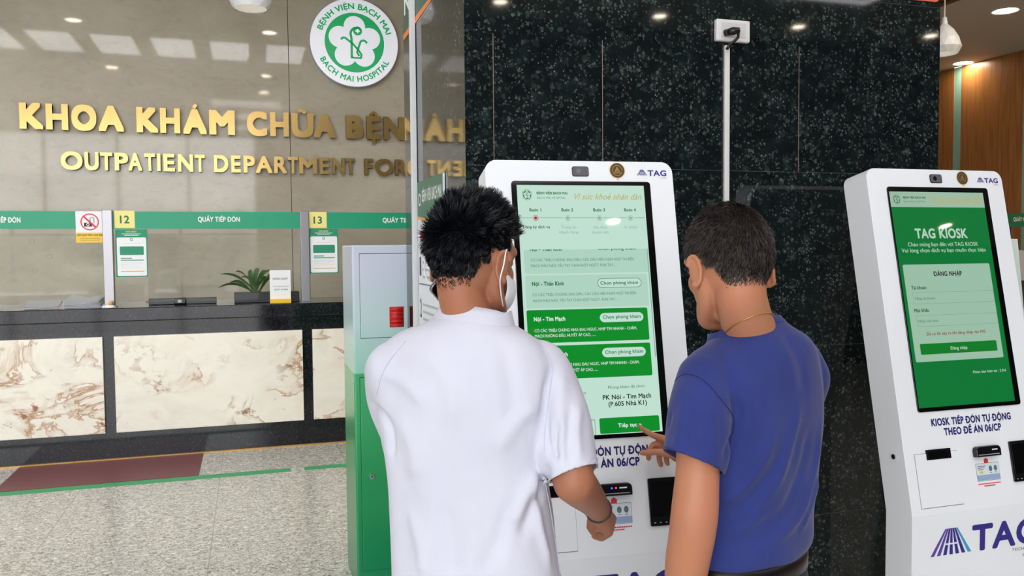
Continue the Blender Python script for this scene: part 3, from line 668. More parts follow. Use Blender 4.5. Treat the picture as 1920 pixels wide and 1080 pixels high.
MB().box(kx(676.5, 850), cx1-.028, YK-.0012, YK-.0003, lb-.003, lo+.003, mat('dark_green_gap', (10, 70, 48), .6)).build('door_gap', cab)
c = at_y(697, 893, YK-.006); mb = MB(); mb.tube([(c.x, YK-.006, c.z), (c.x, YK-.016, c.z)], .0115, CHROME, 24); mb.tube([(c.x, YK-.016, c.z), (c.x, YK-.0165, c.z)], .004, BLACKP, 12); mb.build('lock', cab)

# ------------------------------------------------------------------ pillar side: poster stand, green hanging sign
def pfr(off): return lambda y, z, n: (XPL-off-n, y, z)
def py_(px, py, off=.006): return at_x(px, py, XPL-off)
ps = base('poster_stand', (XPL-.03, 3.4, 0), label='white poster board with numbered instructions beside the granite pillar', cat='poster stand')
ya = py_(832, 345).y; yb = py_(785, 400).y; ztp = py_(789, 341).z
PWT = mat('poster_white', (226, 230, 236), .4); PG = mat('poster_green', (58, 112, 92), .4)
mb = MB(pfr(.002)); mb.prism([(ya, .15), (yb, .15), (yb, ztp), (ya, ztp)], 0, .008, PWT)
n = 12; arc_t = [(ya+(yb-ya)*i/n, ztp-.135-.02*math.sin(math.pi*(i/n)*.9)) for i in range(n+1)]
mb.prism([(ya, ztp), (yb, ztp)]+arc_t[::-1], .008, .0086, PG)
mb.prism(arc_t+[(y_, z-.012) for y_, z in arc_t][::-1], .008, .0088, OR)
mb.fr = lambda y, z, n: (XPL-.002-n, yb+ya-y, z)
mb.text('BỆNH VIỆN BẠCH MAI', ya+.10, yb-.02, ztp-.085, .045, WHITE, .009, bold=.1, sgn=1)
ringpts(mb, ya+.05, ztp-.075, .018, .027, .009, WHITE, 20)
mb.prism([(ya+.05, ztp-.245), (yb-.12, ztp-.245), (yb-.12, ztp-.215), (ya+.05, ztp-.215)], .008, .0088, RED)
NB = mat('navy_print', (44, 56, 72), .5)
for i in range(1, 7):
    z = ztp-.30-(i-1)*.175; mb.text(str(i), ya+.03, ya+.062, z-.09, .075, NB, .009, bold=.08, sgn=1)
    mb.prism([(ya+.02, z-.128), (yb-.02, z-.128), (yb-.02, z-.124), (ya+.02, z-.124)], .008, .009, NB)
    for q in range(3): e_ = yb-.05-(q == 2)*.2; mb.prism([(ya+.09, z-.03-q*.03), (e_, z-.03-q*.03), (e_, z-.04-q*.03), (ya+.09, z-.04-q*.03)], .008, .0088, GRY)
mb.build('poster_panel', ps)
y0p = at_x(782, 300, XPL-.002).y
mb = MB().box(XPL-.024, XPL-.002, y0p, y0p+.03, .02, 3.3, mat('white_aluminium_profile', (222, 224, 228), .3))
mb.build('frame_post', ps, bevel=.002)
MB().box(XPL-.2, XPL-.003, ya-.02, yb+.04, 0, .03, BLACKP).build('foot', ps, bevel=.004)
hs = base('hanging_sign', (XPL-.001, 3.6, 2.7), label='dark green sign with an orange edge stripe high on the pillar side', cat='sign')
gm = mat('dark_green_sign', (52, 92, 70), .4)
A = [at_x(*p, XPL-.001) for p in ((755.5, -60), (756.5, 66), (782, 27), (807, -6), (846, -60))]
mb = MB(pfr(.0005)); mb.prism([(p.y, p.z) for p in A], 0, .0008, gm)
B1 = [(p.y, p.z) for p in A[1:]]; B2 = [(at_x(*p, XPL-.001).y, at_x(*p, XPL-.001).z) for p in ((756.5, 77), (783, 38), (811.5, -4), (852, -60))]
mb.prism(B1+B2[::-1], .0, .0012, mat('orange_stripe', (236, 132, 56), .4))
mb.fr = lambda y, z, n: (XPL-.0005-n, 7.4-y, z)
a_ = at_x(758, 15, XPL-.001); b_ = at_x(768, 15, XPL-.001); mb.text('N', 7.4-a_.y+.0, 7.4-b_.y, at_x(763, 22, XPL-.001).z, .085, WHITE, .0013, bold=.1, sgn=1)
mb.build('sign_panel', hs)
# orange banner edge at the top of the pillar front
a_ = at_y(1700, 0, YP); b_ = at_y(1767, 4, YP)
mb = MB(yfr(YP-.001)); zb_ = at_y(1740, 3.0, YP).z; mb.prism(rrect(a_.x-.6, XPR-.01, zb_, zb_+.5, .02), 0, .004, mat('banner_orange', (226, 112, 76), .5)); mb.build('pillar_banner', loc=(2.3, YP, zb_), label='orange banner board high on the pillar front, only its lower edge in view', cat='banner')

# socket, plug and cable trunking on the pillar
c0 = at_y(1338, 37, YP); c1 = at_y(1400.5, 83, YP)
so = base('wall_socket', ((c0.x+c1.x)/2, YP, c1.z), label='white double socket box high on the granite pillar', cat='socket')
PLW = mat('socket_white', (222, 220, 220), .35)
MB().box(c0.x, c1.x, YP-.022, YP, c1.z, c0.z, PLW).build('back_box', so, bevel=.006)
w = c1.x-c0.x; h = c0.z-c1.z
MB().box(c0.x+w*.12, c1.x-w*.14, YP-.024, YP-.021, c1.z+h*.18, c0.z-h*.15, mat('socket_face', (208, 206, 206), .35)).build('socket_plate', so, bevel=.002)
pc = at_y(1372, 62, YP-.03)
pg = base('power_plug', (pc.x, YP-.022, pc.z), label='black plug in the white pillar socket with its cable bent down', cat='plug')
MB().tube([(pc.x-.022, YP-.022, pc.z), (pc.x-.006, YP-.05, pc.z+.002), (pc.x+.015, YP-.058, pc.z+.004)], [.013, .014, .010], BLACKP, 14).build('plug_body', pg, smooth=True)
p_ = [at_y(*q, YP-.045) for q in ((1376, 57), (1381, 56), (1384.5, 62), (1384, 70), (1376, 78), (1368, 84), (1363, 92))]
MB().tube([(q.x, q.y, q.z) for q in p_], .0055, BLACKP, 10).build('cable', pg, smooth=True)
t0 = at_y(1356.5, 90, YP); t1 = at_y(1365.5, 90, YP)
mb = MB().box(t0.x, t1.x, YP-.012, YP, 1.0, at_y(1361, 86, YP).z, PLW); mb.build('cable_trunking', loc=(t0.x, YP, 1.0), label='thin white vertical cable trunking below the pillar socket', cat='cable trunking', bevel=.002)

# ------------------------------------------------------------------ lamps
def lampm(): return mat('lamp_white', (225, 226, 228), .35)
LE = mat('lamp_bulb', (255, 240, 220), .5, emis=(255, 240, 215), es=3)
def pendant(X, Y, zb, R, lab, rod=None):
    p = base('pendant_lamp', (X, Y, zb), label=lab, cat='lamp', group='white faceted pendant lamps')
    MB().lathe((X, Y, zb), [(R*.80, 0), (R, R*.42), (R*.86, R*.95), (R*.55, R*1.5), (R*.2, R*1.85), (R*.17, R*1.85), (R*.5, R*1.45), (R*.82, R*.9), (R*.95, R*.42), (R*.78, .004)], lampm(), 12, facet=1).build('lamp_shade', p)
    MB().tube([(X, Y, zb+R*1.8), (X, Y, zb+R*2.3)], [R*.2, R*.12], lampm(), 16).build('cap', p)
    MB().tube([(X, Y, zb+R*2.3), (X, Y, ZC)], .006, mat('cord_white', (220, 216, 206), .5), 8).build('cord', p)
    MB().ball((X, Y, zb+R*.8), R*.3, LE).build('bulb', p, smooth=True)
a_ = at_y(469.5, 12, 6.9); pendant(a_.x, 6.9, a_.z-.02, .163, 'white faceted pendant lamp hanging over the counter in front of the marble wall')
a_ = at_y(1770, 104, 6.6); pendant(a_.x, 6.6, a_.z+.01, .155, 'white faceted pendant lamp hanging beyond the granite pillar')
DL = mat('downlight_glow', (255, 244, 226), .5, emis=(255, 240, 214), es=45)
dn = 0
def downlight(x, y, lab, r=.1, grp='round recessed ceiling downlights', pw=9):
    p = base('downlight', (x, y, ZC), label=lab, cat='ceiling light', group=grp)
    MB().lathe((x, y, ZC-.004), [(r, .003), (r+.018, .003), (r+.018, -.006), (r, -.002)], lampm(), 28).build('trim_ring', p)
    mb = MB().add([(x+r*math.cos(2*math.pi*i/28), y+r*math.sin(2*math.pi*i/28), ZC-.003) for i in range(28)], [tuple(range(28))[::-1]], DL); mb.build('lens', p, recalc=False)
a_ = at_z(1885, 20, ZC); downlight(a_.x, a_.y, 'glowing ceiling downlight nearest the top corner above the brown wall', .13)
a_ = at_z(1806, 118, ZC); downlight(a_.x, a_.y, 'glowing ceiling downlight just above the pale green glass strip', .13)
MBL = 'round ceiling downlight behind the viewer, seen only as a reflection in the polished stone'
def mirror_y(px, py, Ym_):
    r = ray(px, py); t = (ZC-EYE)/r.z; p = O+r*t; return p.x, 2*Ym_-p.y
for q in ((938, 3), (1237, 30), (1497, 50), (1745, 67)):
    x, y = mirror_y(*q, YP); downlight(x, max(y, YR+.3), MBL, .075)
for q in ((137, 37), (505, 61), (210, 126), (498, 142), (495, 173)):
    x, y = mirror_y(*q, YM); downlight(x, y, 'round ceiling downlight over the hall, mirrored in the marble wall', .085)
# luminous skylight panels over the hall (mirrored in the marble)
SKY = mat('skylight_panel', (250, 250, 255), .5, emis=(250, 250, 255), es=8)
def quad_sky(pts, lab):
    q = [mirror_y(px, py, YM) for px, py in pts]; x0_, x1_ = min(a[0] for a in q), max(a[0] for a in q); y0_, y1_ = min(a[1] for a in q), max(a[1] for a in q)
    return x0_, x1_, y0_, y1_
x0_, _, _, _ = quad_sky([(43, 53), (77, 92)], ''); rx = [mirror_y(px, py, YM) for px, py in ((43, 53), (128, 59), (155, 91), (77, 91), (164, 60), (248, 67))]
sw = rx[1][0]-rx[0][0]; step = rx[4][0]-rx[0][0]; yy0, yy1 = rx[3][1], rx[0][1]
for i in range(-4, 6):
    xa = rx[0][0]+i*step
    p = base('skylight', (xa+sw/2, (yy0+yy1)/2, ZC), label='square luminous ceiling panel over the hall, mirrored in the marble wall', cat='ceiling light', group='square luminous ceiling panels')
    MB().box(xa, xa+sw, yy0, yy1, ZC-.012, ZC-.004, SKY).build('diffuser', p); 
    mb = MB(); fr_ = .02
    mb.box(xa-fr_, xa, yy0-fr_, yy1+fr_, ZC-.018, ZC, lampm()); mb.box(xa+sw, xa+sw+fr_, yy0-fr_, yy1+fr_, ZC-.018, ZC, lampm()); mb.box(xa, xa+sw, yy0-fr_, yy0, ZC-.018, ZC, lampm()); mb.box(xa, xa+sw, yy1, yy1+fr_, ZC-.018, ZC, lampm()); mb.build('panel_frame', p)

# ------------------------------------------------------------------ kiosks
KT, KW, KL, KD, KZ, KYB = .204, .5815, 1.1403, .115, .7611, 2.1043
INK = mat('indigo_ink', (50, 38, 132), .45); NAVY = mat('navy_ink', (36, 30, 104), .45); REDI = mat('red_ink', (214, 52, 44), .45)
def scr(name, rgb, es=.8): return mat(name, (6, 6, 8), .025, emis=rgb, es=es, spec=.5)
S_BG = scr('screen_mint', (206, 240, 224)); S_BG2 = scr('screen_mint_card', (188, 226, 208)); S_GR = scr('screen_green', (14, 150, 44)); S_W = scr('screen_white', (232, 250, 242))
S_DG = scr('screen_dark_green', (30, 116, 66)); S_GY = scr('screen_grey', (150, 186, 172)); S_BK = scr('screen_black', (34, 46, 44)); S_GO = scr('screen_gold', (206, 184, 92)); S_RD = scr('screen_red', (178, 40, 44)); S_MG = scr('screen_mid_green', (90, 150, 118))
T_BG = scr('screen_forest', (18, 134, 62), .7); T_HD = scr('screen_pale_header', (178, 212, 188), .7); T_PN = scr('screen_pale_panel', (176, 216, 190), .7); T_W = scr('screen_soft_white', (206, 236, 214), .7); T_RD = scr('screen_brown_red', (160, 70, 50), .7); T_GY = scr('screen_grey_green', (116, 150, 128), .7)
class Kiosk:
    def __init__(s, X, Y, yaw):
        s.X, s.Y, s.yaw = X, Y, yaw; s.c, s.s = math.cos(yaw), math.sin(yaw)
    def loc(s, x, a, z): return (s.X+x*s.c-a*s.s, s.Y+a*s.c+x*s.s, z)           # x along the width, a depth, z up
    def F(s, u, v, n):                                                          # u right, v down the face, n outwards
        q = KL-v; return s.loc(u, q*math.sin(KT)-n*math.cos(KT), KZ+q*math.cos(KT)+n*math.sin(KT))
    def C(s, u, v, n): return s.loc(u, -n, KZ-v)                                # column front, v below the bend
    def uv(s, px, py, col=False):
        f = s.C if col else s.F
        o = Vector(f(0, 0, 0)); eu = Vector(f(1, 0, 0))-o; ev = Vector(f(0, 1, 0))-o; n = eu.cross(ev); r = ray(px, py)
        p = O+r*((o-O).dot(n)/r.dot(n))-o; return p.dot(eu), p.dot(ev)
    def line(s, mb, t, p0, p1, cap, m, n=.0008, bold=0, shear=0, slope=True, col=False):
        a = s.uv(*p0, col); b = s.uv(*p1, col); mx, my = (p0[0]+p1[0])/2, (p0[1]+p1[1])/2
        c_ = s.uv(mx, my, col)[1]-s.uv(mx, my-cap, col)[1]
        mb.text(t, a[0], b[0], (a[1]+b[1])/2, c_, m, n, bold=bold, shear=shear)
    def rect(s, mb, pts, m, n0, n1, r=.004, col=False):
        q = [s.uv(*p, col) for p in pts]; u0 = (q[0][0]+q[3][0])/2; u1 = (q[1][0]+q[2][0])/2; v0 = (q[0][1]+q[1][1])/2; v1 = (q[3][1]+q[2][1])/2
        mb.prism(rrect(u0, u1, v0, v1, r), n0, n1, m); return u0, u1, v0, v1
K1 = Kiosk(.6373, KYB+.0263, -.0885); K2 = Kiosk(1.9745, KYB, 0)
BM, BT, BW, BH = .075, .0638, .43, .7551
def tag_mark(mb, cx, base_, w, h, n, cols, k=7):
    for i in range(k):
        t0 = -1+2*i/(k-1)
        for (ya, yb) in (((0, .38), (.44, 1)) if 1 < i < k-2 else ((0, 1),)):
            p = lambda y, off: (cx+(t0*w/2)*(1-y*.72)+off*(w/k*.34)*(1-y*.55), base_-h*y)
            mb.add([(*p(ya, -1), n), (*p(ya, 1), n), (*p(yb, 1), n), (*p(yb, -1), n)], [(0, 1, 2, 3)], cols[min(i*len(cols)//k, len(cols)-1)])
PUR = mat('purple_ink', (92, 62, 158), .45); CY = mat('cyan_ink', (60, 160, 200), .45)
def kiosk(K, lab, which):
    root = base('self_service_kiosk', K.loc(KW/2, .06, 0), label=lab, cat='kiosk')
    # body: leaning head and upright column, rounded at the top corners
    mb = MB(); r = .035; rows = []
    for v in [0, .0014, .0054, .0115, .019, .027, .035, .3, .7, KL]:
        i_ = r-math.sqrt(max(0, r*r-(r-v)**2)) if v < r else 0
        rows.append((K.F(i_, v, 0), K.F(KW-i_, v, 0), K.F(KW-i_, v, -KD), K.F(i_, v, -KD)))
    mt = KD*math.tan(KT/2); rows[-1] = (K.C(0, 0, 0), K.C(KW, 0, 0), K.C(KW, mt, -KD), K.C(0, mt, -KD))
    rows.append((K.C(0, KZ-.03, 0), K.C(KW, KZ-.03, 0), K.C(KW, KZ-.03, -KD), K.C(0, KZ-.03, -KD)))
    vs = [p for rw in rows for p in rw]; fs = []
    for i in range(len(rows)-1):
        for j in range(4): fs.append((4*i+j, 4*i+(j+1) % 4, 4*i+4+(j+1) % 4, 4*i+4+j))
    fs += [(3, 2, 1, 0), tuple(4*(len(rows)-1)+j for j in range(4))]
    mb.add(vs, fs, WHITEP); body = mb.build('kiosk_body', root, bevel=.004)
    mb = MB(lambda x, y, z: K.loc(x, y, z)); mb.box(-.03, KW+.03, -.22, KD+.12, 0, .03, WHITEP); mb.build('foot_plate', root, bevel=.006)
    # screen bezel and lit screen
    mb = MB(K.F); mb.prism(rrect(BM, BM+BW, BT, BT+BH, .010), -.001, .004, BLACKG); bz = mb.build('screen_bezel', root, bevel=.0012)
    d0 = .0046
    if which == 1: lit = [K1.uv(968, 347.4), K1.uv(1209, 351), K1.uv(1238, 808.6)]
    else: lit = [K2.uv(1665, 359.7), K2.uv(1841, 360.2), K2.uv(1900, 751.4)]
    u0, v0 = lit[0]; u1 = (lit[1][0]+lit[2][0])/2; v1 = lit[2][1]
    mb = MB(K.F); A, B, D = d0+.0002, d0+.0005, d0+.0009
    fl = lambda m, p, n: mb.add([(x, y, n) for x, y in p], [tuple(range(len(p)))], m)
    L = lambda *a, **k: K.line(mb, *a, **k)
    def RR(pts, m, n, r=.005): return K.rect(mb, pts, m, n-.0002, n, r)
    if which == 1:
        fl(S_BG, [(u0, v0), (u1, v0), (u1, v1), (u0, v1)], d0)
        c = K.uv(987.4, 366.2); emblem(mb, c[0], c[1], K.uv(999, 366.2)[0]-c[0], B, S_BG, S_DG, -1, ring=True, res=.5)
        L('BỆNH VIỆN BẠCH MAI', (1005.5, 365.5), (1062.8, 365), 4.4, S_DG, D, .14); L('BACH MAI HOSPITAL', (1006.2, 374), (1060, 374), 4.2, S_MG, D)
        L('Vì sức khoẻ nhân dân', (1073, 374.5), (1200, 375.3), 11, S_GO, D, .02, .35)
        for i, (t, x) in enumerate((('Bước 1', 1003), ('Bước 2', 1062.8), ('Bước 3', 1122.3), ('Bước 4', 1180.3))):
            L(t, (x-11, 397), (x+11, 397), 5.4, S_DG, D, .12); c = K.uv(x+.6, 409.5)
            rr = .0085; ringpts(mb, c[0], c[1], rr*.84, rr, D, S_RD if i == 0 else S_GY, 24)
            mb.add([(x_, y_, D) for x_, y_ in circ(c[0], c[1], rr*.55, 20)], [tuple(range(20))], S_RD if i == 0 else S_GY)
        for xa, xb in ((976, 997), (1010, 1056), (1070, 1116), (1130, 1174), (1188, 1208)):
            a = K.uv(xa, 409.5); b = K.uv(xb, 409.7); fl(S_MG, [(a[0], a[1]-.0006), (b[0], a[1]-.0006), (b[0], a[1]+.0006), (a[0], a[1]+.0006)], D)
        L('Đăng ký dịch vụ', (979.3, 429), (1030.3, 428.5), 5.2, S_BK, D, .05)
        for t, xa, xb, y_ in (('Thông tin', 1051, 1079.5, 429), ('khách hàng', 1047.8, 1083.5, 438.5), ('Xác thực', 1111, 1137.5, 429), ('khuôn mặt', 1109.5, 1140.5, 438.5), ('In phiếu', 1170.5, 1194, 429)): L(t, (xa, y_), (xb, y_), 5, S_GY, D)
        RR([(981, 469), (1213, 467), (1216, 511), (983, 514)], S_BG2, A)
        L('Nội - Thần Kinh', (993, 471.5), (1053, 470.5), 6.5, S_DG, A+.0003, .12); L('Chọn phòng khám', (1120.5, 469.5), (1191, 468.5), 6, S_DG, A+.0003, .06)
        RR([(981, 458), (1211, 456), (1211.5, 466.5), (981.5, 468.5)], S_BG, D, .0005)
        L('CÓ CÁC TRIỆU CHỨNG: ĐAU ĐẦU, CÁC DẤU HIỆU NGHI NGỜ TAI BIẾN', (994.2, 491), (1187.3, 488.5), 5, S_MG, D, .02); L('MẠCH MÁU NÃO, YẾU TAY CHÂN ĐỘT NGỘT, RUN TAY, ...', (994.9, 501), (1155.5, 500.3), 5, S_MG, D, .02)
        RR([(984, 517), (1213, 514), (1215, 573), (986, 580)], S_BG2, A)
        L('Nội - Thần Kinh', (996.8, 536.5), (1056.3, 535.5), 7, S_DG, D, .14)
        RR([(1118.7, 523), (1201.3, 521), (1202, 538.5), (1119.5, 540.5)], S_DG, A+.0002, .0145); RR([(1119.5, 523.8), (1200.5, 521.8), (1201.2, 537.7), (1120.3, 539.7)], S_BG, A+.0004, .0135)
        L('Chọn phòng khám', (1124.7, 534.3), (1195.2, 532.8), 6, S_DG, D, .06)
        L('CÓ CÁC TRIỆU CHỨNG: ĐAU ĐẦU, CÁC DẤU HIỆU NGHI NGỜ TAI BIẾN', (997.7, 555.5), (1191.5, 552.5), 5, S_MG, D, .02); L('MẠCH MÁU NÃO, YẾU TAY CHÂN ĐỘT NGỘT, RUN TAY, ...', (998.5, 566.8), (1158.8, 564), 5, S_MG, D, .02)
        for (pts, tt, bt, bb, d1, d2) in (([(986.2, 583), (1212.5, 576.2), (1216.5, 636.6), (989.7, 645.2)], [(1000.4, 603), (1059, 601.2)], [(1123, 587.5), (1204.5, 585.5), (1206, 602.5), (1124, 604.8)], [(1129.3, 598.2), (1199.9, 596)], [(1001.7, 623.2), (1192.9, 617.9)], [(1002.3, 633.4), (1115.8, 630)]),
                                          ([(990, 651), (1217.9, 641.5), (1221.9, 702.4), (993.5, 715)], [(1004, 670.5), (1063.5, 667.7)], [(1127.5, 653.5), (1208.5, 649.5), (1210.6, 667), (1128.5, 671)], [(1133.8, 664), (1205.2, 661)], [(1006, 688.3), (1197.7, 682)], [(1006.5, 699.5), (1120.4, 695.3)])):
            RR(pts, S_GR, A+.0002); L('Nội - Tim Mạch', tt[0], tt[1], 7.4, S_W, D, .14); RR(bt, S_BG, A+.0004, .0145); L('Chọn phòng khám', bb[0], bb[1], 6.2, S_DG, D, .06)
            L('CÓ CÁC TRIỆU CHỨNG NHƯ: ĐAU NGỰC, NHỊP TIM NHANH - CHẬM,', d1[0], d1[1], 5.3, S_W, D, .03); L('MẠCH KHÔNG ĐỀU, HUYẾT ÁP CAO, .....', d2[0], d2[1], 5.3, S_W, D, .03)
        a = K.uv(1216.5, 520); b = K.uv(1226, 669); fl(S_GY, [(a[0]-.002, K.uv(1210, 467)[1]), (a[0]+.001, K.uv(1210, 467)[1]), (a[0]+.001, b[1]), (a[0]-.002, b[1])], D)
        L('Phòng khám đã chọn', (1139.2, 729.5), (1207.1, 725.5), 5.2, S_MG, D, .04); L('đã chọn', (1067, 741), (1097.6, 738.7), 5.2, S_MG, D, .04)
        L('PK Nội - Tim Mạch', (1129.3, 750), (1219.7, 744.8), 8.2, S_BK, D, .10); L('(P.605 Nhà K1)', (1140, 762.5), (1211.7, 757.8), 8.2, S_BK, D, .10)
        RR([(1123, 785.3), (1234.5, 777.5), (1235.8, 806), (1123.9, 815.2)], S_GR, B)
        L('Tiếp tục »', (1158, 801.5), (1201.7, 798.5), 7, S_W, D, .10)
        RR([(1003, 793), (1115.2, 785.8), (1116, 815.8), (1005, 824)], S_GR, A, .004); RR([(1003.8, 794), (1114.4, 786.7), (1115.2, 815), (1005.8, 823)], S_BG, B, .004)
    else:
        fl(T_BG, [(u0, v0), (u1, v0), (u1, v1), (u0, v1)], d0); vh = K.uv(1755, 389.3)[1]
        fl(T_HD, [(u0, v0), (u1, v0), (u1, vh), (u0, vh)], A)
        c = K.uv(1679.2, 374.6); emblem(mb, c[0], c[1], K.uv(1688, 374.6)[0]-c[0], B, T_HD, S_DG, -1, ring=True, res=.5)
        L('BỆNH VIỆN BẠCH MAI', (1691.2, 373.2), (1733.4, 372.9), 3.8, S_DG, D, .14); L('BACH MAI HOSPITAL', (1692.4, 380.8), (1732.9, 380.5), 3.6, S_MG, D)
        L('Vì sức khoẻ nhân dân', (1743, 381), (1836, 381), 10, S_GO, D, .02, .35)
        L('TAG KIOSK', (1714.8, 447.6), (1812.3, 446), 17, T_W, D, .13)
        L('Chào mừng bạn đến với TAG KIOSK', (1700.4, 462.8), (1832, 461), 7, T_W, D, .03); L('Vui lòng chọn dịch vụ bạn muốn thực hiện', (1688.8, 474.6), (1846, 471.5), 7, T_W, D, .03)
        RR([(1690.3, 498), (1852, 493), (1879.8, 669.3), (1715.8, 680.4)], T_PN, A, .006)
        L('ĐĂNG NHẬP', (1747.8, 518.2), (1801.5, 516.8), 8.2, S_BK, D, .13)
        for (pa, pb, t, f_, qa, qb, s_) in (((1706.9, 543.5), (1734.6, 542.5), 'Tài khoản', [(1709.3, 549.6), (1859.3, 544.3), (1864, 565), (1711.5, 571.3)], (1714, 563), (1751, 561.3), 'Nhập tài khoản'),
                                           ((1712.2, 586), (1739.9, 584.8), 'Mật khẩu', [(1715.3, 592.5), (1865, 586), (1869, 606), (1718.5, 613.4)], (1720, 605.2), (1757.5, 603.3), 'Nhập mật khẩu')):
            L(t, pa, pb, 6.3, S_BK, D, .08); RR(f_, T_GY, B, .003)
            q = [K.uv(*p) for p in f_]; e_ = .0007; ua, ub = (q[0][0]+q[3][0])/2, (q[1][0]+q[2][0])/2; va, vb = (q[0][1]+q[1][1])/2, (q[2][1]+q[3][1])/2
            mb.prism(rrect(ua+e_, ub-e_, va+e_, vb-e_, .003), B, B+.0002, T_PN); L(s_, qa, qb, 4.8, T_GY, D, .04)
        L('Đã có lỗi xảy ra khi đăng nhập vào HIS.', (1735, 630.5), (1846.5, 622.8), 5.6, T_RD, D, .06)
        RR([(1722.5, 646), (1865.8, 637.5), (1867.7, 656.8), (1725, 666.4)], scr('screen_button_green', (24, 140, 48), .7), B, .004)
        L('Đăng nhập', (1779.8, 656.3), (1811.6, 654), 6, T_W, D, .06); L('Phiên bản hiện tại : 2.0.6', (1822.5, 700.8), (1883.9, 695.3), 4.6, T_W, D, .04)
    mb.build('screen', bz, recalc=False)
    # everything below uses the layout of the second kiosk
    Q = K2
    def U(px, py): return Q.uv(px, py)
    # camera window, seal, maker's mark
    c = U(1754.3, 335.3); mb = MB(K.F); mb.prism(rrect(c[0]-.024, c[0]+.024, c[1]-.0135, c[1]+.0135, .006), 0, .003, mat('camera_grey', (86, 84, 92), .3)); mb.prism(rrect(c[0]-.026, c[0]+.026, c[1]-.0155, c[1]+.0155, .007), 0, .0015, BLACKP)
    ringpts(mb, c[0]-.006, c[1], .005, .008, .0034, BLACKG, 24); mb.prism(circ(c[0]-.006, c[1], .005, 20), .003, .0038, mat('lens_dark', (30, 26, 44), .05)); mb.prism(circ(c[0]+.017, c[1], .0012, 10), .003, .0034, BLACKP)
    mb.build('camera', root)
    c = U(1804, 334); R_ = .024; mb = MB(K.F); GOLD = mat('gold_foil', (206, 160, 70), .3, .7)
    mb.prism(circ(c[0], c[1], R_, 48), 0, .0006, mat('seal_dark_bronze', (72, 60, 44), .3, .3)); ringpts(mb, c[0], c[1], R_*.93, R_*1.0, .0009, GOLD); ringpts(mb, c[0], c[1], R_*.62, R_*.67, .0009, GOLD)
    for i in range(36): a = 2*math.pi*i/36; mb.add([(c[0]+R_*1.13*math.cos(a)+q[0], c[1]+R_*1.13*math.sin(a)+q[1], .0006) for q in ((-.0006, -.0006), (.0006, -.0006), (.0006, .0006), (-.0006, .0006))], [(0, 1, 2, 3)], GOLD)
    for i in range(3):
        s_ = R_*(.52-.16*i); tri = [(c[0]+s_*math.cos(math.radians(-90+120*q)), c[1]+s_*math.sin(math.radians(-90+120*q))+R_*.1) for q in range(3)]; tri.append(tri[0])
        vs, fs = stroke(tri, .0012); mb.add([(x, y, .0009) for x, y in vs], fs, GOLD)
    st = [(c[0]+(.0045 if q % 2 == 0 else .0018)*math.cos(math.radians(-90+36*q)), c[1]+R_*1.13+(.0045 if q % 2 == 0 else .0018)*math.sin(math.radians(-90+36*q))) for q in range(10)]
    mb.prism(st, .0004, .001, mat('gold_star', (236, 190, 60), .4)); mb.build('round_seal', root)
    mb = MB(K.F); a = U(1832, 342); b = U(1844.5, 342); h = a[1]-U(1838, 333)[1]; tag_mark(mb, (a[0]+b[0])/2, a[1], b[0]-a[0], h, .0006, [INK])
    c_ = U(1846, 342.8); e_ = U(1871, 342.8); mb.text('TAG', c_[0], e_[0], c_[1], U(1858, 342.8)[1]-U(1858, 334.3)[1], INK, .0006, bold=.12)
    mb.prism([(e_[0]-.02, c_[1]+.006), (e_[0], c_[1]+.006), (e_[0], c_[1]+.0072), (e_[0]-.02, c_[1]+.0072)], 0, .0005, INK); mb.build('maker_mark', root, recalc=False)
    # lettering under the screen
    mb = MB(K.F)
    for t, p0, p1, cap in (('KIOSK TIẾP ĐÓN TỰ ĐỘNG', (1746.6, 799.5), (1895.4, 785.0), 12.5), ('THEO ĐỀ ÁN 06/CP', (1770.6, 816), (1877.8, 806), 12.5)):
        a = U(*p0); b = U(*p1); mx, my = (p0[0]+p1[0])/2, (p0[1]+p1[1])/2; mb.text(t, a[0], b[0], (a[1]+b[1])/2, U(mx, my)[1]-U(mx, my-cap)[1], NAVY, .0006, bold=.17)
    mb.build('lettering', root, recalc=False)
    # printer flap with slot
    q = [U(*p) for p in ((1713, 852.8), (1792.2, 843.9), (1808.9, 944.7), (1728.3, 955.6))]
    u0_ = (q[0][0]+q[3][0])/2; u1_ = (q[1][0]+q[2][0])/2; v0_ = (q[0][1]+q[1][1])/2; v1_ = (q[2][1]+q[3][1])/2
    mb = MB(K.F); mb.prism([(u0_, v0_), (u1_, v0_), (u1_, v1_), (u0_, v1_)], 0, .0006, mat('flap_gap', (90, 94, 100), .6)); mb.prism([(u0_+.001, v0_+.001), (u1_-.001, v0_+.001), (u1_-.001, v1_-.002), (u0_+.001, v1_-.002)], .0006, .0022, WHITEP); fl_ = mb.build('printer_flap', root, recalc=True)
    q = [U(*p) for p in ((1734.2, 844.4), (1779.7, 839.2), (1782.5, 858.3), (1736.7, 863.3))]
    a0, a1, b0, b1 = (q[0][0]+q[3][0])/2, (q[1][0]+q[2][0])/2, (q[0][1]+q[1][1])/2, (q[2][1]+q[3][1])/2
    mb = MB(K.F); mb.prism([(a0, b0), (a1, b0), (a1, b1), (a0, b1)], .0005, .004, BLACKP); mb.prism([(a0+.006, b0+.006), (a1-.012, b0+.006), (a1-.012, b1-.004), (a0+.006, b1-.004)], .004, .0044, BLACKG); mb.build('printer_slot', fl_, bevel=.001)
    # card reader, arrow, card picture
    q = [U(*p) for p in ((1822, 838), (1868, 832.8), (1869.5, 852.8), (1824.2, 857.8))]
    a0, a1, b0, b1 = q[3][0], q[2][0], (q[0][1]+q[1][1])/2, (q[2][1]+q[3][1])/2
    mb = MB(K.F); mb.prism(rrect(a0, a1, b0, b1, .014, corners=(1, 1, 0, 0)), 0, .02, BLACKP); mb.build('card_reader', root, bevel=.003)
    cr = [c for c in root.children if c.name.startswith('card_reader')][-1]
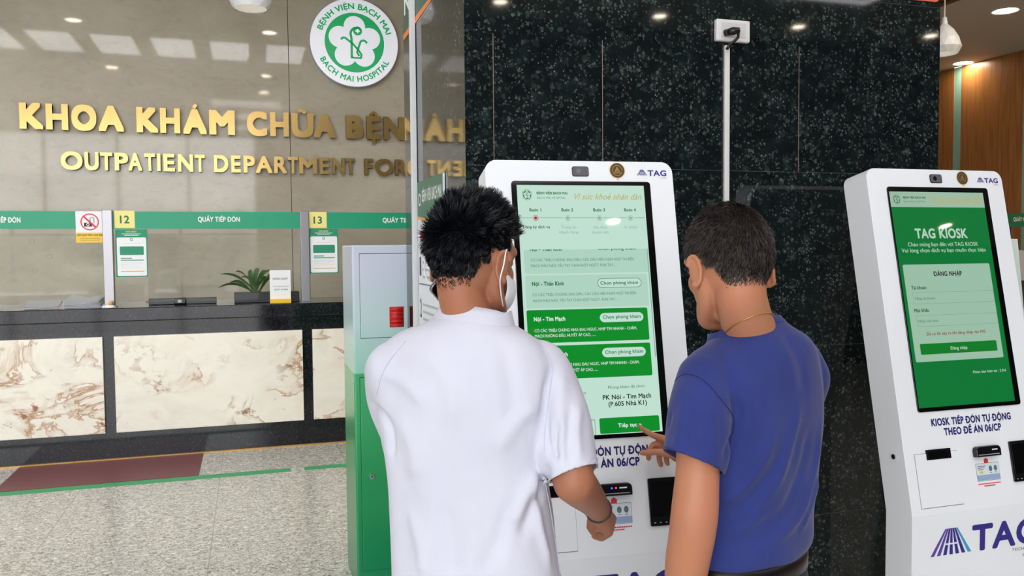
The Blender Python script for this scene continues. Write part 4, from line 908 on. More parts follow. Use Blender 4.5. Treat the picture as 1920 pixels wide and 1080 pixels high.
    mb = MB(K.F); w_ = a1-a0
    mb.prism([(a0+w_*.06, b1-.008), (a1-w_*.08, b1-.008), (a1-w_*.08, b1-.006), (a0+w_*.06, b1-.006)], .02, .0206, mat('slot_line', (170, 170, 176), .3)); mb.prism([(a0+w_*.62, b0+.011), (a0+w_*.84, b0+.011), (a0+w_*.84, b0+.0145), (a0+w_*.62, b0+.0145)], .02, .0206, WHITE); mb.build('slot_marking', cr)
    if which == 1:
        for k_, (nm_, cc) in enumerate((('blue_led', (60, 80, 255)), ('red_led', (255, 50, 50)))):
            mb = MB(K.F); mb.prism(circ(a0+w_*(.40+.12*k_), b0+.0125, .0026, 12), .02, .0212, mat(nm_, cc, .3, emis=cc, es=2)); mb.build(nm_, cr)
    mb = MB(K.F); c = U(1849, 868.0); s_ = .0115
    mb.prism([(c[0]-s_, c[1]-.009), (c[0], c[1]-.017), (c[0]+s_, c[1]-.009), (c[0]+s_*.75, c[1]-.009), (c[0]+s_*.75, c[1]), (c[0]-s_*.75, c[1]), (c[0]-s_*.75, c[1]-.009)], 0, .0005, REDI)
    q = [U(*p) for p in ((1829.7, 871), (1870.8, 865.6), (1876, 897.5), (1833.3, 903))]
    a0, a1, b0, b1 = (q[0][0]+q[3][0])/2, (q[1][0]+q[2][0])/2, (q[0][1]+q[1][1])/2, (q[2][1]+q[3][1])/2
    w_, h_ = a1-a0, b1-b0; CB = mat('card_blue', (150, 172, 206), .5); CW = mat('card_pale', (216, 226, 232), .5); CK = mat('card_grey', (74, 80, 92), .5)
    mb.prism(rrect(a0-.001, a1+.001, b0-.001, b1+.001, .003), 0, .0004, CK); mb.prism(rrect(a0, a1, b0, b1, .003), .0004, .0007, CW); mb.prism([(a0, b0+h_*.66), (a1, b0+h_*.66), (a1, b1-.001), (a0, b1-.001)], .0007, .0009, CB)
    for k_ in range(3): mb.prism([(a0+w_*.06, b0+h_*(.13+.1*k_)), (a0+w_*(.42-.06*k_), b0+h_*(.13+.1*k_)), (a0+w_*(.42-.06*k_), b0+h_*(.17+.1*k_)), (a0+w_*.06, b0+h_*(.17+.1*k_))], .0007, .0009, CK)
    mb.prism([(a0+w_*.12, b0+h_*.44), (a0+w_*.28, b0+h_*.44), (a0+w_*.28, b0+h_*.58), (a0+w_*.12, b0+h_*.58)], .0007, .0009, mat('chip_yellow', (230, 196, 80), .4))
    for k_ in (.62, .84): mb.prism([(a0+w_*k_+x*w_*.075, b0+h_*.32+y_*h_*.17) for x, y_ in circ(0, 0, 1, 18)], .0007, .0009, mat('fingerprint_grey', (96, 112, 124), .5)); mb.prism([(a0+w_*(k_-.05), b0+h_*.55), (a0+w_*(k_+.05), b0+h_*.55), (a0+w_*(k_+.05), b0+h_*.58), (a0+w_*(k_-.05), b0+h_*.58)], .0007, .0009, CK)
    for k_, (f0, f1) in enumerate(((.0, 1.0), (.25, .75))):
        for j in range(18):
            t_ = f0+(f1-f0)*j/18; mb.prism([(a0+w_*t_, b1+.008+.007*k_), (a0+w_*(t_+(f1-f0)*.04), b1+.008+.007*k_), (a0+w_*(t_+(f1-f0)*.04), b1+.012+.007*k_), (a0+w_*t_, b1+.012+.007*k_)], 0, .0004, REDI)
    mb.build('card_instruction_print', root)
    # passport scanner window
    a = U(1888.5, 827.8); b = U(1901.5, 903.6); u0_ = (a[0]+b[0])/2; mb = MB(K.F); mb.prism(rrect(u0_, KW-.012, a[1], b[1], .004), 0, .006, BLACKP); mb.prism([(u0_+.006, a[1]+.01), (KW-.018, a[1]+.01), (KW-.018, b[1]-.025), (u0_+.006, b[1]-.025)], .006, .0064, BLACKG)
    for k_ in range(4): x = u0_+.01+k_*.017; mb.prism([(x, b[1]-.010), (x+.005, b[1]-.010), (x+.005, b[1]-.0085), (x, b[1]-.0085)], .006, .0064, WHITE)
    mb.build('document_scanner', root, bevel=.001)
    # big maker's mark on the column
    def V(px, py): return Q.uv(px, py, True)
    a = V(1747.8, 1044.7); b = V(1817.8, 1033.6); t_ = V(1783, 990.3); mb = MB(K.C)
    tag_mark(mb, (a[0]+b[0])/2, (a[1]+b[1])/2, b[0]-a[0], (a[1]+b[1])/2-t_[1], .0006, [PUR, PUR, INK, INK, INK, INK, CY], 7)
    c_ = V(1822, 1032); e_ = V(1945, 1013.5); vb = (V(1835, 1030.6)[1]+V(1895, 1021.5)[1])/2; cp = V(1838, 1030)[1]-V(1838, 985)[1]
    mb.text('TAG', c_[0], min(e_[0], KW-.02), vb, cp, INK, .0006, bold=.13)
    mb.text('TECHNOLOGY', V(1897, 1031)[0], KW-.03, V(1900, 1033)[1], .009, CK, .0006); mb.text('GROUP', V(1917, 1038)[0], KW-.05, V(1917, 1038)[1]+.008, .009, CK, .0006)
    mb.build('large_maker_mark', root, recalc=False)
    # side lock
    lp = []
    o_ = Vector(Q.F(0, 0, 0)); r = ray(1678.5, 856); p = O+r*((Q.X-O.x)/r.x)
    n_ = Vector((0, math.cos(KT), -math.sin(KT))); d = p-o_; nn = d.dot(n_); vv = -d.dot(Vector((0, math.sin(KT), math.cos(KT))))
    mb = MB(K.F)
    A_ = Vector(K.F(0, vv, -nn)); B_ = Vector(K.F(-.008, vv, -nn)); mb.fr = None; mb.tube([A_, B_], .0085, CHROME, 20); C_ = Vector(K.F(-.0085, vv, -nn)); mb.tube([B_, C_], .004, BLACKP, 12); mb.build('side_lock', root)
    return root
kiosk(K1, 'white self-service kiosk the two men stand at, pale green booking list on its screen', 1)
kiosk(K2, 'white self-service kiosk standing unused, green login page on its screen', 2)

# beyond the second kiosk: green desk sign, leaflet board, white desk front
Yd = 7.6
a_ = at_y(1889, 400, Yd); b_ = at_y(1925, 425, Yd)
hd = base('reception_desk', (at_y(1915, 500, Yd).x+1.2, Yd+.3, 0), label='pale desk with a green overhead sign far beyond the second kiosk', cat='desk')
xd = at_y(1903, 500, Yd).x; zt_ = at_y(1912, 470, Yd).z; zb_ = at_y(1912, 526, Yd).z
MB().box(xd, xd+1.6, Yd, Yd+.6, zb_, zt_, mat('pale_desk_front', (206, 206, 212), .4)).build('desk_front', hd)
MB().box(xd+.05, xd+1.55, Yd+.03, Yd+.55, 0, zb_, mat('dark_desk_base', (64, 56, 46), .5)).build('desk_base', hd)
gm = mat('green_desk_sign', (22, 112, 76), .4); mb = MB(yfr(Yd)); mb.prism([(a_.x, b_.z), (a_.x+1.4, b_.z), (a_.x+1.4, a_.z), (a_.x, a_.z)], 0, .02, gm)
mb.text('QUẦY HỖ TRỢ', at_y(1897, 414, Yd).x, at_y(1897, 414, Yd).x+.33, at_y(1900, 414.5, Yd).z, .042, WHITE, .021, bold=.13, sgn=1); mb.build('overhead_sign', hd)
for x in (a_.x+.06, a_.x+1.3): MB().box(x, x+.03, Yd+.0, Yd+.03, zt_, b_.z+.02, STEEL).build('sign_post', hd)
Y3 = 2.62
def y3(px, py, Y=Y3): return at_y(px, py, Y)
lb = base('leaflet_board', (y3(1915, 600).x, Y3, 0), label='pale greenish board standing just behind the second kiosk, its edge showing', cat='board')
p = [y3(1896, 448, 2.45), y3(1907, 449, 2.45), y3(1935, 640, 2.3)]
x0_ = p[0].x+.035; z_ = p[0].z; mb = MB()
dx = .14
mb.add([(x0_-.02, 2.47, z_), (x0_+.02, 2.47, z_), (x0_+.02, 2.27, .02), (x0_-.06, 2.27, .02), (x0_-.02, 2.49, z_), (x0_+.02, 2.49, z_), (x0_+.02, 2.30, .02), (x0_-.06, 2.30, .02)], [(0, 1, 2, 3), (7, 6, 5, 4), (0, 4, 5, 1), (1, 5, 6, 2), (2, 6, 7, 3), (3, 7, 4, 0)], mat('pale_green_board', (206, 222, 214), .4))
mb.build('board_panel', lb, bevel=.002)
MB().box(x0_-.1, x0_+.1, 2.2, 2.45, 0, .02, WHITEP).build('foot', lb, bevel=.003)

for i in range(3):  # added emitters out of view, brightening the kiosk fronts and shirts
    for j in range(4):
        xa, ya_ = -.6+j*2.0, -2.4+i*1.6
        p = base('added_fill_panel', (xa+.6, ya_+.3, ZC), label='flat luminous ceiling panel above the kiosk area, behind and over the viewer', cat='ceiling light', group='flat luminous ceiling panels')
        MB().box(xa, xa+1.2, ya_, ya_+.6, ZC-.012, ZC-.004, mat('fill_panel_glow', (250, 250, 252), .5, emis=(250, 248, 252), es=4.5)).build('diffuser', p)

for xa, ya_ in ((4.2, 2.6), (6.2, 2.6), (8.2, 2.6), (4.2, 5.2), (6.2, 5.2), (8.2, 5.2)):  # more added emitters, above the frame, to lift the dim right hall
    p = base('added_hall_fill', (xa+.6, ya_+.3, ZC), label='flat luminous ceiling panel over the hall beyond the pillar, above the frame', cat='ceiling light', group='luminous hall panels')
    MB().box(xa, xa+1.2, ya_, ya_+.6, ZC-.012, ZC-.004, mat('hall_fill_glow', (255, 244, 226), .5, emis=(255, 244, 226), es=8)).build('diffuser', p)

# ------------------------------------------------------------------ people
def fuse(mb, vox, smooth=3, rep=1):
    """join overlapping closed volumes into one continuous surface"""
    me = mb.mesh('tmp'); o = bpy.data.objects.new('tmp', me); COL.objects.link(o)
    bm = bmesh.new(); bm.from_mesh(me); bmesh.ops.recalc_face_normals(bm, faces=bm.faces); bm.to_mesh(me); bm.free()
    r = o.modifiers.new('r', 'REMESH'); r.mode = 'VOXEL'; r.voxel_size = vox
    s = o.modifiers.new('s', 'SMOOTH'); s.factor = .5; s.iterations = smooth
    dg = bpy.context.evaluated_depsgraph_get(); dg.update(); out = bpy.data.meshes.new_from_object(o.evaluated_get(dg)); bpy.data.objects.remove(o); bpy.data.meshes.remove(me)
    return out
def bvh(me):
    return BVHTree.FromPolygons([v.co.copy() for v in me.vertices], [tuple(p.vertices) for p in me.polygons])
def finish(me, name, parent, m, solid=0, smooth=True, sub=0, **tags):
    org = wloc(parent); me.transform(Matrix.Translation(-org)); me.materials.clear(); me.materials.append(m); me.name = name
    me.polygons.foreach_set('use_smooth', [smooth]*len(me.polygons))
    o = base(name, (0, 0, 0), parent, data=me, **tags)
    if solid: q = o.modifiers.new('t', 'SOLIDIFY'); q.thickness = solid; q.offset = -1
    return o
def cut(me, c, n, rad):
    bm = bmesh.new(); bm.from_mesh(me); c = Vector(c); n = Vector(n).normalized()
    vs = {v for v in bm.verts if (v.co-c).dot(n) > -.03 and (v.co-c-n*(v.co-c).dot(n)).length < rad and (v.co-c).dot(n) < .2}; fs = [f for f in bm.faces if all(v in vs for v in f.verts)]
    es = list({e for f in fs for e in f.edges}); vv = list({v for f in fs for v in f.verts})
    bmesh.ops.bisect_plane(bm, geom=fs+es+vv, plane_co=c, plane_no=n, clear_outer=True)
    bm.to_mesh(me); bm.free()
def open_cap(me, c, n, rad, reach=.016):
    """open a sleeve end: drop the flat end faces and true up the rim"""
    bm = bmesh.new(); bm.from_mesh(me); bm.normal_update(); c = Vector(c); n = Vector(n).normalized()
    kill = []
    for f in bm.faces:
        d = f.calc_center_median()-c; a = d.dot(n)
        if a > -reach and (d-n*a).length < rad and f.normal.dot(n) > .45: kill.append(f)
    bmesh.ops.delete(bm, geom=kill, context='FACES')
    for v in bm.verts:
        d = v.co-c; a = d.dot(n)
        if v.is_boundary and abs(a) < .03 and (d-n*a).length < rad*1.2: v.co -= n*(a+.004)
    bm.to_mesh(me); bm.free()
def collar_from(me, c, n, h, inward, m, name, parent, flare=.002, seed_r=.1):
    bm = bmesh.new(); bm.from_mesh(me); c = Vector(c); n = Vector(n).normalized(); a = n.orthogonal().normalized(); b = n.cross(a)
    pts = [v.co.copy() for v in bm.verts if v.is_boundary and (v.co-c).length < .12 and abs((v.co-c).dot(n)) < .02]; bm.free()
    k = 72; rad = [[] for _ in range(k)]; hz = [[] for _ in range(k)]
    for p in pts:
        d = p-c; t = math.atan2(d.dot(b), d.dot(a)) % (2*math.pi); i = int(t/(2*math.pi)*k) % k; rad[i].append((d-n*d.dot(n)).length); hz[i].append(d.dot(n))
    r_ = [sum(x)/len(x) if x else None for x in rad]; z_ = [sum(x)/len(x) if x else None for x in hz]
    for L_ in (r_, z_):
        for i in range(k):
            if L_[i] is None:
                q = [L_[(i+s_*d_) % k] for d_ in range(1, k) for s_ in (-1, 1) if L_[(i+s_*d_) % k] is not None]; L_[i] = q[0] if q else (.07 if L_ is r_ else 0)
    r_ = [sum(r_[(i+d_) % k] for d_ in range(-3, 4))/7 for i in range(k)]
    rows = ((.003, -.006), (flare, .001), (-inward*.5, h*.55), (-inward, h), (-inward-.0018, h-.0004), (-inward-.001, h*.3), (-.004, -.008)); vs = []; fs = []
    for dr, dz in rows:
        for i in range(k): t = 2*math.pi*(i+.5)/k; vs.append(c+(a*math.cos(t)+b*math.sin(t))*(r_[i]+dr)+n*(z_[i]+dz))
    for j in range(len(rows)-1):
        for i in range(k): fs.append((j*k+i, j*k+(i+1) % k, (j+1)*k+(i+1) % k, (j+1)*k+i))
    mb = MB(); mb.add(vs, fs, m); return mb.build(name, parent, smooth=True)
def limb_open(mb, pts, n=24, k=32):
    c = catm([(*P(*p[:3]), p[3]) for p in pts], n); mb.tube([Vector(q[:3]) for q in c], [q[3] for q in c], k=k); mb.ball(c[0][:3], c[0][3]*.99)
    return Vector(c[-1][:3]), (Vector(c[-1][:3])-Vector(c[-2][:3])).normalized()
def catm(P_, n):
    out = []; P_ = [np.array(p, float) for p in P_]; Q = [2*P_[0]-P_[1]]+P_+[2*P_[-1]-P_[-2]]; m = len(P_)-1
    for i in range(n+1):
        t = i/n*m; k = min(int(t), m-1); u = t-k; p0, p1, p2, p3 = Q[k:k+4]
        out.append(.5*(2*p1+(-p0+p2)*u+(2*p0-5*p1+4*p2-p3)*u*u+(-p0+3*p1-3*p2+p3)*u**3))
    return out
def torso(mb, rows, beta, ratio, n=48, k=56, ex=2.3, tilt=0):
    """rows: (image y, left edge, right edge, depth[, ratio]) seen from the camera, turned into elliptical rings around a body turned by beta"""
    data = []
    for r in rows:
        y, xl, xr, d = r[:4]; q = r[4] if len(r) > 4 else ratio; c = P((xl+xr)/2, y, d); hw = (xr-xl)/2/FPX*d
        cb, sb = math.cos(beta), math.sin(beta); a = hw/math.sqrt(cb*cb+q*q*sb*sb); data.append((c.x, c.y, c.z, a, a*q))
    rings = catm(data, n); vs = []; fs = []
    ax = R0*math.cos(beta)+FH*math.sin(beta); ay = UP.cross(ax)
    for (x, y, z, a, b) in rings:
        for j in range(k):
            t = 2*math.pi*j/k; c_, s_ = math.cos(t), math.sin(t); c_ = math.copysign(abs(c_)**(2/ex), c_); s_ = math.copysign(abs(s_)**(2/ex), s_)
            vs.append(Vector((x, y, z))+ax*a*c_+ay*b*s_)
    for i in range(len(rings)-1):
        for j in range(k): fs.append((i*k+j, i*k+(j+1) % k, (i+1)*k+(j+1) % k, (i+1)*k+j))
    fs += [tuple(range(k)), tuple((len(rings)-1)*k+j for j in range(k))[::-1]]
    mb.add(vs, fs); return data
def limb(mb, pts, n=16, k=20):
    c = catm([(*P(*p[:3]), p[3]) for p in pts], n); mb.tube([Vector(q[:3]) for q in c], [q[3] for q in c], k=k)
    mb.ball(c[0][:3], c[0][3]*.99); mb.ball(c[-1][:3], c[-1][3]*.99)
def limbw(mb, pts, n=12, k=16):
    c = catm([(*p[0], p[1]) for p in pts], n); mb.tube([Vector(q[:3]) for q in c], [q[3] for q in c], k=k)
    mb.ball(c[0][:3], c[0][3]*.99); mb.ball(c[-1][:3], c[-1][3]*.99)
def push(me, polys, gain=1.0):
    """raise or sink soft folds along polylines given as image paths traced onto the cloth"""
    T = bvh(me); co = np.empty(len(me.vertices)*3); me.vertices.foreach_get('co', co); co = co.reshape(-1, 3)
    no = np.empty(len(me.vertices)*3); me.vertices.foreach_get('normal', no); no = no.reshape(-1, 3); D = np.zeros(len(co))
    for pts, amp, w in polys:
        tr = []
        for q in catm(pts, max(8, len(pts)*5)):
            h = T.ray_cast(O, ray(q[0], q[1]).normalized())
            if h[0] is not None: tr.append(np.array(h[0]))
        if len(tr) < 2: continue
        tr = np.array(tr); best = np.full(len(co), 9.); tt = np.zeros(len(co))
        for i in range(len(tr)-1):
            a, b = tr[i], tr[i+1]; ab = b-a; L_ = ab@ab
            if L_ < 1e-9 or L_ > .02: continue
            t = np.clip(((co-a)@ab)/L_, 0, 1); d = np.linalg.norm(co-(a+t[:, None]*ab), axis=1); m = d < best; best[m] = d[m]; tt[m] = (i+t[m])/(len(tr)-1)
        D += gain*amp*np.exp(-(best/w)**2)*np.clip(np.minimum(tt, 1-tt)*5+.25, 0, 1)
    co += no*D[:, None]; me.vertices.foreach_set('co', co.ravel()); me.update()
def ripple(me, amp, freq, seed=0):
    r = np.random.default_rng(seed); co = np.empty(len(me.vertices)*3); me.vertices.foreach_get('co', co); co = co.reshape(-1, 3)
    no = np.empty(len(me.vertices)*3); me.vertices.foreach_get('normal', no); no = no.reshape(-1, 3); D = np.zeros(len(co))
    for i in range(7):
        k = r.normal(size=3)*freq*(.5+r.random()); k[2] *= .45; D += np.sin(co@k+r.random()*6.28+1.2*np.sin(co@(r.normal(size=3)*freq*.6)))
    me.vertices.foreach_set('co', (co+no*(D*amp/2.6)[:, None]).ravel()); me.update()
def seam(me_bvh, pts, r, m, name, parent, lift=.0006, n=40, sub=None):
    tr = []
    for q in catm(pts, n):
        h = me_bvh.ray_cast(O, ray(q[0], q[1]).normalized())
        if h[0] is not None: tr.append(h[0]+h[1]*lift)
    if len(tr) > 2:
        mb = MB(); mb.tube(tr, r, m, 6); return mb.build(name, parent, smooth=True)
class Head:
    def __init__(s, c, yaw, pitch, roll=0):
        """yaw: turned towards image right, pitch: bent forward"""
        f = FH*math.cos(yaw)+R0*math.sin(yaw); r = R0*math.cos(yaw)-FH*math.sin(yaw)
        s.f = f*math.cos(pitch)-UP*math.sin(pitch); s.u = UP*math.cos(pitch)+f*math.sin(pitch); s.r = r
        rr = Matrix.Rotation(roll, 3, s.f); s.r = rr @ s.r; s.u = rr @ s.u
        s.c = Vector(c); s.rot = Matrix((s.r, s.f, s.u)).transposed()
    def H(s, r, f, u): return s.c+s.r*r+s.f*f+s.u*u
RAD = (.0755, .094, .104)
def head_mass(mb, h, neck_base, nr=.053):
    H = h.H
    mb.ball(H(0, 0, 0), RAD, rot=h.rot, nu=40, nv=28)
    mb.ball(H(0, .040, -.052), (.060, .054, .074), rot=h.rot, nu=32, nv=20)
    mb.ball(H(0, .058, .012), (.060, .034, .045), rot=h.rot)
    for s in (-1, 1):
        limbw(mb, [(H(s*.060, -.005, -.045), .016), (H(s*.054, .018, -.085), .018), (H(s*.030, .068, -.112), .018), (H(0, .082, -.116), .019)])
        for du, rr_ in ((.0062, .0058), (-.0150, .0052)): limbw(mb, [(H(s*.016, .0865, -.002+du*.55), rr_*.8), (H(s*.031, .0905, -.001+du), rr_), (H(s*.046, .0800, -.002+du*.55), rr_*.8)], 8, 10)
        mb.ball(H(s*.039, .062, -.038), (.022, .021, .026), rot=h.rot)
        limbw(mb, [(H(s*.012, .094, .010), .009), (H(s*.034, .090, .018), .010), (H(s*.052, .072, .010), .009)])
        # ear: shell, rim, lobe
        e = lambda a, r, out=0: H(s*(.0785+.010+out-.010*math.cos(a)*-1*0-.012*max(0, math.cos(a))), -.008-.0165*r*math.sin(a)*-1*1+.004*math.cos(a), -.030+.031*r*math.cos(a))
        rot = h.rot @ Matrix.Rotation(s*math.radians(-24), 3, 'Z')
        mb.ball(H(s*.083, -.010, -.030), (.0055, .0155, .0285), rot=rot, nu=18, nv=14)
        pts = []
        for i in range(13):
            a = math.radians(-60+260*i/12); q = Vector((0, -.0165*math.sin(a), .030*math.cos(a))); q = rot @ q; pts.append((H(s*.0865, -.010, -.030)+q, .0046))
        limbw(mb, pts, 24, 10)
        mb.ball(H(s*.082, -.003, -.058), (.006, .008, .009), rot=rot)
        mb.ball(H(s*.0115, .109, -.048), .0075)
    limbw(mb, [(H(0, .090, -.002), .009), (H(0, .104, -.022), .0095), (H(0, .115, -.042), .0115)])
    for u_, q in ((-.072, .0068), (-.083, .0075)): limbw(mb, [(H(-.021, .086, u_), q*.6), (H(0, .0985, u_), q), (H(.021, .086, u_), q*.6)])
    mb.ball(H(0, .084, -.116), (.021, .018, .016), rot=h.rot)
    nb = Vector(neck_base); limbw(mb, [(H(0, -.030, -.030), nr+.004), (H(0, -.022, -.085), nr), (H(0, -.022, -.085).lerp(nb, .6), nr+.002), (nb, nr+.012)], 14, 28)
def eyes(h, root):
    EW_ = mat('eye_white', (232, 228, 222), .2); IR = mat('dark_brown_iris', (40, 26, 18), .1)
    for s in (-1, 1):
        mb = MB(); c = h.H(s*.031, .0800, -.006); mb.ball(c, .0118, EW_); mb.ball(c+h.f*.0086, (.0058, .0042, .0058), IR, rot=h.rot); mb.build('eye', root, smooth=True)
def hand(mb, w, fwd, pn, curls, length=1.0, thumb_in=.5):
    """w wrist, fwd towards the fingers, pn palm normal, thumb on the side pn x fwd decides"""
    w, fwd, pn = Vector(w), Vector(fwd).normalized(), Vector(pn).normalized(); side = fwd.cross(pn).normalized()
    L = length; W_ = (.030, .010, -.010, -.028); FL = (.072, .080, .074, .058)
    for i in range(4):
        m = w+fwd*(.088-.004*abs(i-1))*L+side*W_[i]*L
        limbw(mb, [(w+side*W_[i]*.45*L, .017), (w.lerp(m, .55), .0145), (m, .0125)], 6, 12)
        d = fwd.copy(); p = m; r = .0088-(.001 if i == 3 else 0)
        pts = [(p, r+.0012)]
        for j, fr in enumerate((.45, .31, .24)):
            d = Matrix.Rotation(curls[i][j], 3, side) @ d
            if (Matrix.Rotation(.01, 3, side) @ fwd).dot(pn) < 0: d = Matrix.Rotation(-2*curls[i][j], 3, side) @ d
            p = p+d*FL[i]*fr*L; pts.append((p, r-.0008*(j+1)))
        for a, b in zip(pts, pts[1:]): mb.tube([a[0], b[0]], [a[1], b[1]], k=12); mb.ball(b[0], b[1], nu=12, nv=8)
    t0 = w+fwd*.022*L+side*.020*L; t1 = t0+(fwd*.7+side*.65+pn*.25).normalized()*.04*L; t2 = t1+(fwd*.85+side*.1+pn*thumb_in).normalized()*.032*L; t3 = t2+(fwd*.8-side*.25+pn*thumb_in*1.4).normalized()*.026*L
    limbw(mb, [(t0, .015), (t1, .0115), (t2, .0098), (t3, .0082)], 10, 12)
def hair_obj(h, root, lenf, count, m, m2, clumps=0, comb=None, width=.0009, seed=1, shell=.45, T=None, zmin=-.088):
    r = np.random.default_rng(seed); vs = []; fs = []; mb = MB(); low = -.97; inv = h.rot.transposed(); memo = {}
    def maskv(n, edge=0):  # n unit in head frame
        x, y, z = n
        if y > .30 and z < .42-(.0 if abs(x) < .5 else .25*(abs(x)-.5)): return 0
        if abs(x) > .72 and z < -.12 and y > -.15: return 0
        if abs(x) > .84 and z < .04 and abs(y+.04) < .30: return 0
        if y > -.55 and abs(x) > .55 and z < -.22: return 0
        if z < -.2:
            p = surf(n, 0)
            if lz(p) < zmin+.04*max(0, abs(x)-.15)+.003*math.sin(40*x+seed)+(edge if y < .3 else 0): return 0
        return 1
    # under-layer
    nu, nv = 80, 56; idx = {}; V = []; F_ = []
    def surf(n, off):
        e = h.rot @ Vector((n[0]*RAD[0], n[1]*RAD[1], n[2]*RAD[2])); d = e.normalized()
        if T is not None and n[2] < .1:
            q = T.ray_cast(h.c+d*.16, -d)
            if q[0] is not None and e.length < (q[0]-h.c).length < e.length+.055: return q[0]+d*off
        return h.c+e+d*off
    def lz(p): return (p-h.c).dot(h.u)
    for i in range(nv+1):
        th = math.pi*i/nv
        for j in range(nu):
            ph = 2*math.pi*j/nu; n = (math.sin(th)*math.cos(ph), math.sin(th)*math.sin(ph), math.cos(th)); idx[i, j] = len(V)
            L_ = lenf(n) if maskv(n, .030) else 0
            bump = 1+.25*math.sin(9*n[0]+5*n[2])*math.sin(11*n[1]+3)
            V.append(surf(n, .0012+shell*L_*bump) if L_ else surf(n, -.002))
    ok = lambda i, j: maskv((math.sin(math.pi*i/nv)*math.cos(2*math.pi*j/nu), math.sin(math.pi*i/nv)*math.sin(2*math.pi*j/nu), math.cos(math.pi*i/nv)), .030)
    for i in range(nv):
        for j in range(nu):
            q = [(i, j), (i, (j+1) % nu), (i+1, (j+1) % nu), (i+1, j)]
            if all(ok(*a) for a in q): F_.append(tuple(idx[a] for a in q)[::-1])
    mb.add(V, F_, m)
    cl = []
    if clumps:
        while len(cl) < clumps:
            n = r.normal(size=3); n /= np.linalg.norm(n)
            if maskv(n): cl.append((n, r.normal(size=3)*.35))
        CN = np.array([c[0] for c in cl])
    made = 0; V2 = []; F2 = []; 
    while made < count:
        n = r.normal(size=3); n /= np.linalg.norm(n)
        if not maskv(n, abs(r.normal())*.010-.003): continue
        L_ = lenf(n)*(.75+.5*r.random()); made += 1
        root_p = surf(n, -.001); nn = (root_p-h.c).normalized()
        if lz(root_p) < zmin+.03: L_ *= .35+.65*max(0, (lz(root_p)-zmin)/.03)
        if T is not None and n[2] < .1:
            q_ = T.find_nearest(root_p)
            if q_[1] is not None and q_[1].dot(nn) > .2: nn = q_[1]
        d = Vector(comb(n)); dl = h.rot @ d
        if clumps:
            k = int(np.argmax(CN@n)); off = h.rot @ Vector(cl[k][1]); dl = (dl+off*.7*min(1, L_/.03)).normalized()
            cp = surf(CN[k], 0)
        else: cp = None
        dl = (dl+Vector(r.normal(size=3))*.10).normalized()
        if dl.dot(nn) < .22: dl = (dl+nn*(.22-dl.dot(nn))).normalized()
        side = dl.cross(nn); side = side.normalized() if side.length > .05 else dl.orthogonal().normalized()
        side = (Matrix.Rotation(r.normal()*.6, 3, dl) @ side)
        w = width*(.7+.6*r.random()); b = len(V2)
        for t in (0, .35, .7, 1):
            p = root_p+nn*L_*(1-(1-t)**1.6)*nn.dot(dl)*.0+(nn*.55*(1-t)+dl*(.45+.55*t)).normalized()*L_*t
            if cp is not None: 
                tip = cp+(dl*L_); p = p.lerp(tip-(tip-p)*.25, .62*t*t)
            ww = w*(1-.75*t*t); V2 += [p-side*ww, p+side*ww]
        for q in range(3): F2.append((b+2*q, b+2*q+1, b+2*q+3, b+2*q+2))
    mb.add(V2, F2, m2); o = mb.build('hair', root, smooth=True, recalc=False); return o
def hair_mat(name, rgb, rgb2, ro=.42):
    m = bpy.data.materials.new(name); nt, N, L, b = nodes(m); tc = N.new('ShaderNodeTexCoord').outputs['Object']
    n = tex(N, L, 'Noise', tc, 60, Detail=3); c = ramp(N, [(.35, srgb(rgb)), (.7, srgb(rgb2))]); L.new(n.outputs['Fac'], c.inputs['Fac']); L.new(c.outputs[0], b.inputs['Base Color'])
    b.inputs['Roughness'].default_value = ro; b.inputs['Specular IOR Level'].default_value = .35 if ro < .8 else .05; return m
def cloth(name, rgb, rgb2=None, rough=.85, sheen=.3, vs=6):
    m = bpy.data.materials.new(name); nt, N, L, b = nodes(m); tc = N.new('ShaderNodeTexCoord').outputs['Object']
    n = tex(N, L, 'Noise', tc, vs, Detail=4, Roughness=.6); c = ramp(N, [(.35, srgb(rgb2 or rgb)), (.65, srgb(rgb))]); L.new(n.outputs['Fac'], c.inputs['Fac']); L.new(c.outputs[0], b.inputs['Base Color'])
    b.inputs['Roughness'].default_value = rough; b.inputs['Sheen Weight'].default_value = sheen; b.inputs['Specular IOR Level'].default_value = .2
    w = tex(N, L, 'Noise', tc, 900, Detail=2); f = tex(N, L, 'Noise', mapping(N, L, tc, (1, 1, .45)), 26, Detail=3)
    bp = N.new('ShaderNodeBump'); bp.inputs['Strength'].default_value = .25; bp.inputs['Distance'].default_value = .0006; L.new(w.outputs['Fac'], bp.inputs['Height'])
    b2 = N.new('ShaderNodeBump'); b2.inputs['Strength'].default_value = .35; b2.inputs['Distance'].default_value = .006; L.new(f.outputs['Fac'], b2.inputs['Height']); L.new(bp.outputs[0], b2.inputs['Normal']); L.new(b2.outputs[0], b.inputs['Normal'])
    return m
def legs(hip, beta, root, m, z_top, hw, dd, shoe_m, top_rows=None, spread=.09):
    ax = R0*math.cos(beta)+FH*math.sin(beta); f = UP.cross(ax); mb = MB()
    mb.ball(hip+UP*(-.02), (hw, dd, .12), rot=Matrix((ax, f, UP)).transposed(), nu=32)
    for s in (-1, 1):
        a = hip+ax*s*spread
        limbw(mb, [(a+UP*-.02, .088), (a+UP*-.18, .085), (a+UP*-.36+f*.01, .068), (Vector((a.x, a.y, .48))+f*.012, .062), (Vector((a.x, a.y, .30)), .058), (Vector((a.x, a.y, .085)), .058)], 18, 24)
    return mb, ax, f
